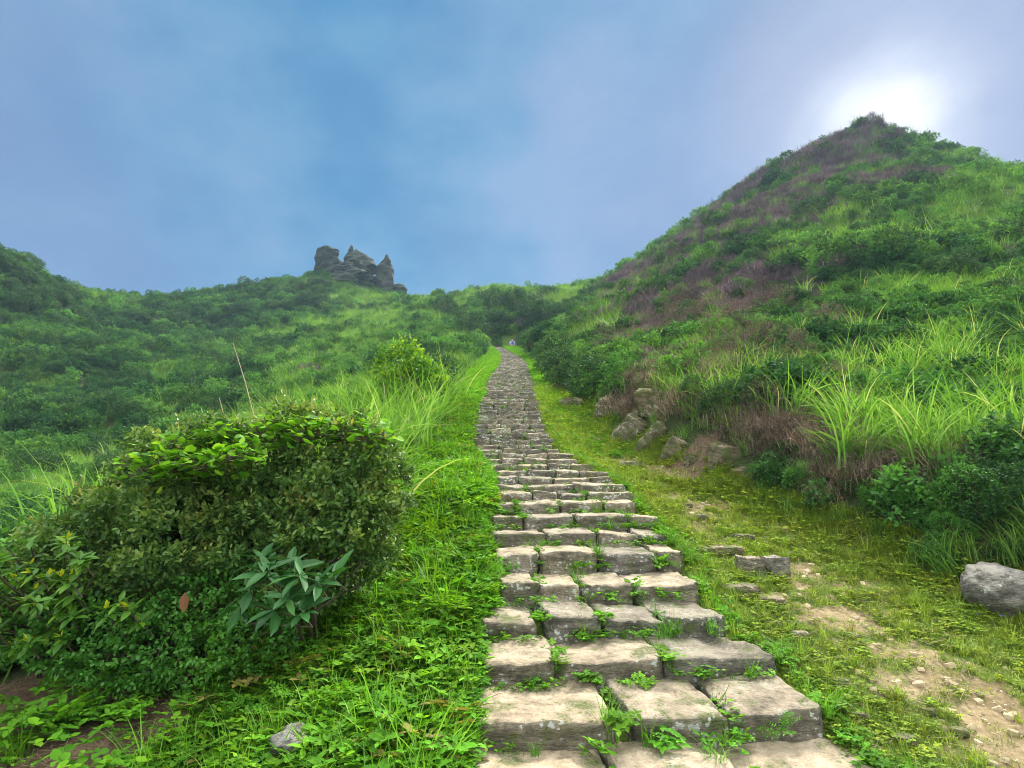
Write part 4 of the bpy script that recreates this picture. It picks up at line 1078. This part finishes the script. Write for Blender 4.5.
# countable darker shrubs over the slopes
def slope_shrubs(n, box, s0, s1, label, group, name='hill_shrub', pool=SD, far=None):
    c = 0
    while c < n:
        a, b = rp.uniform(box[0], box[2]), rp.uniform(box[1], box[3])
        p, t = hit(a, b)
        if t > 125 or (p[0] > footL(p[1]) - .6 and p[0] < footR(p[1]) + .5 and p[1] < 54): c += .2; continue
        put_shrub(name, pool[int(rp.integers(0, len(pool)))], p, rp.uniform(s0, s1) * (t / 45) ** .5, label, 'shrub', group); c += 1
slope_shrubs(34, (0, 300, 260, 420), 1.0, 2.0, 'dark rounded shrub on the valley slope at the left', 'dark shrubs on the left slope')
slope_shrubs(20, (0, 270, 80, 330), 1.4, 2.3, 'dark evergreen bush crowding the left hand hill', 'dark bushes on the left hand hill')
slope_shrubs(20, (160, 290, 340, 320), 1.2, 2.1, 'dark shrub below the rock spires on the left ridge', 'dark shrubs on the left ridge')
slope_shrubs(7, (440, 295, 600, 330), 1.4, 2.4, 'dark shrub on the ridge behind the stair top', 'dark shrubs behind the stair top')
slope_shrubs(34, (640, 200, 1020, 330), .9, 1.8, 'dark shrub on the slope below the right hand peak', 'dark shrubs on the right hand slope')
slope_shrubs(9, (760, 150, 960, 190), .6, 1.0, 'wind bent bush near the top of the right hand peak', 'bushes near the peak')
slope_shrubs(10, (0, 420, 180, 500), 1.2, 2.0, 'dark shrub low in the valley behind the yellow tipped shrub', 'dark shrubs low in the valley')

# violet flowers by the boulder
for k, (a, b, lab) in enumerate([(1003, 626, 'violet flower below the grey boulder'), (978, 622, 'lone small violet flower left of the grey boulder'), (957, 577, 'faint blue flower left above the grey boulder')]):
    p = hit(a, b)[0]; fl = empty('violet_flower', p); tag(fl, lab, 'flower')
    P_, A_ = [], []
    for c in range((3, 1, 1)[k]):
        c0 = np.array([rp.normal() * .012, rp.normal() * .012, .04 + rp.uniform(0, .015)])
        for j in range(5): t = j * 1.256; P_.append(c0); A_.append([math.cos(t), math.sin(t) - .3, .5])
    P_, A_ = np.array(P_), np.array(A_)
    leafobj('petals', leaves(P_, A_, .014, .011, rp, .1, 1), 'violet', fl)
    v, f = tubes([[[0, 0, -.01], [.002, 0, .02], [0, 0, .04]]], [.0016], 4); obj('stem', mesh_np('stem', v, f), M['bark'], fl)

# ------------------------------------------------------------------ hiker at the top of the stairs
print('hiker')
def fabric(name, c): return plain_mat(name, c, [min(1, v * 1.25) for v in c], 20, .9, .1, 60)
skin = fabric('skin', (.42, .26, .18)); shirt_m = fabric('shirt_cloth', (.42, .46, .78)); trouser_m = fabric('trouser_cloth', (.04, .045, .07)); hair_m = fabric('hair_strands', (.02, .016, .012)); pack_m = fabric('pack_cloth', (.10, .11, .30)); shoe_m = fabric('shoe_leather', (.1, .08, .06))
def skinned(name, verts, edges, rad, mat, parent, sub=2, rootv=0):
    me = bpy.data.meshes.new(name); me.from_pydata(verts, edges, []); o = obj(name, me, mat, parent)
    sm = o.modifiers.new('skin', 'SKIN')
    for i, rr in enumerate(rad):
        sv = me.skin_vertices[0].data[i]; sv.radius = (rr, rr) if np.isscalar(rr) else rr; sv.use_root = (i == rootv)
    sm.use_smooth_shade = True
    s = o.modifiers.new('sub', 'SUBSURF'); s.levels = s.render_levels = sub
    return o
hy = 51.6; hx = (512 - 512) / F * hy + .02
hk = empty('person', (hx, hy, h1(hx, hy)), R(8)); tag(hk, 'person in a pale blue shirt with a backpack standing where the stairs end', 'person')
V = [(0,0,.95),(0,0,1.1),(0,.01,1.28),(0,.01,1.42),(0,0,1.5),(0,-.01,1.58),(0,-.015,1.68),
     (.09,0,.9),(.1,-.05,.5),(.11,.02,.1),(.12,-.12,.04),(-.09,0,.9),(-.1,.02,.5),(-.1,.1,.1),(-.11,-.02,.04),
     (.17,.01,1.41),(.23,.02,1.15),(.22,-.1,.93),(.22,-.14,.85),(-.17,.01,1.41),(-.23,.02,1.15),(-.22,-.08,.93),(-.22,-.12,.85)]
E = [(0,1),(1,2),(2,3),(3,4),(4,5),(5,6),(0,7),(7,8),(8,9),(9,10),(0,11),(11,12),(12,13),(13,14),(3,15),(15,16),(16,17),(17,18),(3,19),(19,20),(20,21),(21,22)]
rad = [(.15,.11),(.13,.10),(.16,.11),(.12,.09),.055,.085,.08,.085,.06,.04,.045,.085,.06,.04,.045,.055,.04,.03,.028,.055,.04,.03,.028]
skinned('body', V, E, rad, skin, hk)
skinned('shirt', [(0,0,.93),(0,0,1.1),(0,.01,1.28),(0,.01,1.42),(.17,.01,1.41),(.23,.02,1.2),(-.17,.01,1.41),(-.23,.02,1.2)], [(0,1),(1,2),(2,3),(3,4),(4,5),(3,6),(6,7)], [(.17,.13),(.155,.12),(.18,.13),(.13,.1),.07,.06,.07,.06], shirt_m, hk)
skinned('trousers', [(0,0,.97),(.09,0,.9),(.1,-.05,.5),(.11,.02,.14),(-.09,0,.9),(-.1,.02,.5),(-.1,.1,.14)], [(0,1),(1,2),(2,3),(0,4),(4,5),(5,6)], [(.165,.125),.1,.075,.06,.1,.075,.06], trouser_m, hk)
skinned('hair', [(0,.0,1.66),(0,-.005,1.75)], [(0,1)], [.095,.085], hair_m, hk)
def shaped(name, size, seed, mat, parent, loc, rnd=.4, amp=.08):
    v, f = rockmesh(size, 8, amp, seed, 1.2, rnd); return obj(name, mesh_np(name, v, f, smooth=True), mat, parent, loc)
bp_ = shaped('backpack', (.11, .08, .18), 4, pack_m, hk, (0, -.19, 1.25))

# ------------------------------------------------------------------ air
SUN_EL, SUN_AZ = R(48), R(36)      # azimuth from +Y towards +X
HAZE = 0.00055
if HAZE:
    x0, x1, y0, y1, z0, z1 = -455, 455, -450, 460, -60, 66
    v = [(x, y, z) for z in (z0, z1) for y in (y0, y1) for x in (x0, x1)]
    me = bpy.data.meshes.new('haze'); me.from_pydata(v, [], [(0, 2, 3, 1), (4, 5, 7, 6), (0, 1, 5, 4), (2, 6, 7, 3), (0, 4, 6, 2), (1, 3, 7, 5)])
    m, nt = newmat('haze_air'); pv = nd(nt, 'ShaderNodeVolumePrincipled'); pv.inputs['Density'].default_value = HAZE; pv.inputs['Color'].default_value = (.55, .78, 1.0, 1)
    pv.inputs['Anisotropy'].default_value = .2
    oo = nd(nt, 'ShaderNodeOutputMaterial'); nt.links.new(pv.outputs[0], oo.inputs['Volume'])
    tag(obj('haze', me, m), 'thin blue mountain haze in the air', kind='stuff')

# ------------------------------------------------------------------ sky
w = bpy.data.worlds.new('World'); scene.world = w; w.use_nodes = True; nt = w.node_tree; nt.nodes.clear()
sky = nd(nt, 'ShaderNodeTexSky', sky_type='NISHITA', sun_disc=False, sun_elevation=SUN_EL, sun_rotation=SUN_AZ, altitude=900)
sk = mix(nt, sky.outputs[0], (.1, .1, .1), 1.0, 'MULTIPLY')
g = nd(nt, 'ShaderNodeTexCoord').outputs['Generated']
sx = nd(nt, 'ShaderNodeSeparateXYZ'); nt.links.new(g, sx.inputs[0])
mp = nd(nt, 'ShaderNodeMapping'); nt.links.new(g, mp.inputs['Vector']); mp.inputs['Scale'].default_value = (1, 1, 1.5); mp.inputs['Location'].default_value = (3.1, 1.7, .4)
c1 = noise_(nt, 2.1, 7, mp.outputs[0], .5)
c2 = noise_(nt, 1.1, 3, mp.outputs[0], .5)
cloud = ramp(nt, [(.36, (.012, .060, .125)), (.46, (.017, .078, .150)), (.53, (.032, .097, .165)), (.63, (.066, .118, .185))], math_(nt, 'ADD', math_(nt, 'MULTIPLY', c1, .75), math_(nt, 'MULTIPLY', noise_(nt, 6.5, 6, mp.outputs[0], .6), .25)))
mauve = mix(nt, cloud, (.088, .102, .165), ramp(nt, [(.52, 0.), (.95, .85)], math_(nt, 'ADD', c2, math_(nt, 'MULTIPLY', math_(nt, 'ABSOLUTE', sx.outputs[0]), .5))))
# brighter cloud near the hidden sun
sd = (math.sin(R(37.5)) * math.cos(R(33.5)), math.cos(R(37.5)) * math.cos(R(33.5)), math.sin(R(33.5)))
dp = nd(nt, 'ShaderNodeVectorMath', operation='DOT_PRODUCT'); nt.links.new(g, dp.inputs[0]); dp.inputs[1].default_value = sd
dpn = math_(nt, 'ADD', dp.outputs['Value'], math_(nt, 'MULTIPLY', math_(nt, 'SUBTRACT', c1, .5), .010))
gl = ramp(nt, [(.966, 0.), (.991, .14), (.9968, .45), (.9996, 1.)], dpn)
gl = math_(nt, 'MULTIPLY', gl, math_(nt, 'ADD', .35, math_(nt, 'MULTIPLY', noise_(nt, 9, 6, mp.outputs[0], .6), 1.15)))
cl = mix(nt, mauve, (.32, .33, .345), gl)
# extra light added to unseen overcast sky overhead and behind camera, brightens the foliage
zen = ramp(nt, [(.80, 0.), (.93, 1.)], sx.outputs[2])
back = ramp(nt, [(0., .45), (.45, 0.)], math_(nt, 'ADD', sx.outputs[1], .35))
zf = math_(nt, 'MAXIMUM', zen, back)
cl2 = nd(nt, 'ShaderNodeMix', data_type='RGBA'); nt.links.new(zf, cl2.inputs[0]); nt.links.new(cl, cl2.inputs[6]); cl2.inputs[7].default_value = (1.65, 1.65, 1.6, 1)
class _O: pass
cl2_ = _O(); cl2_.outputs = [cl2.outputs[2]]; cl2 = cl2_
# overcast covers most of the blue sky
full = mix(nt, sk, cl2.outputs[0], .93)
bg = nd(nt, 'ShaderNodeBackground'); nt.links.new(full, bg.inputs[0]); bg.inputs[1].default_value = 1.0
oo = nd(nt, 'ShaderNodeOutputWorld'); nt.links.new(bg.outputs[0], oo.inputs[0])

ld = bpy.data.lights.new('sun', 'SUN'); ld.energy = 2.4; ld.angle = R(11); ld.color = (1, .94, .84)
so = bpy.data.objects.new('sun', ld); COL.objects.link(so)
dvec = Vector((math.sin(SUN_AZ) * math.cos(SUN_EL), math.cos(SUN_AZ) * math.cos(SUN_EL), math.sin(SUN_EL)))
so.rotation_euler = dvec.to_track_quat('Z', 'Y').to_euler()

cd = bpy.data.cameras.new('camera'); cam = bpy.data.objects.new('camera', cd); COL.objects.link(cam)
cd.sensor_width = 36; cd.lens = F / 1024 * 36; cd.clip_end = 2000; cd.clip_start = .05
cam.location = (0, 0, 0); cam.rotation_euler = (R(90) + PITCH, 0, 0); scene.camera = cam
vs = scene.view_settings; vs.view_transform = 'Standard'; vs.look = 'None'; vs.exposure = 1.75; vs.gamma = 1; vs.use_curve_mapping = False
cy = scene.cycles; cy.use_denoising = True; cy.pixel_filter_type = 'BLACKMAN_HARRIS'; cy.filter_width = 1.0; cy.max_bounces = 6; cy.diffuse_bounces = 3; cy.glossy_bounces = 1; cy.transmission_bounces = 3; cy.volume_bounces = 0
cy.sample_clamp_indirect = 4
print('done', len(bpy.data.objects))
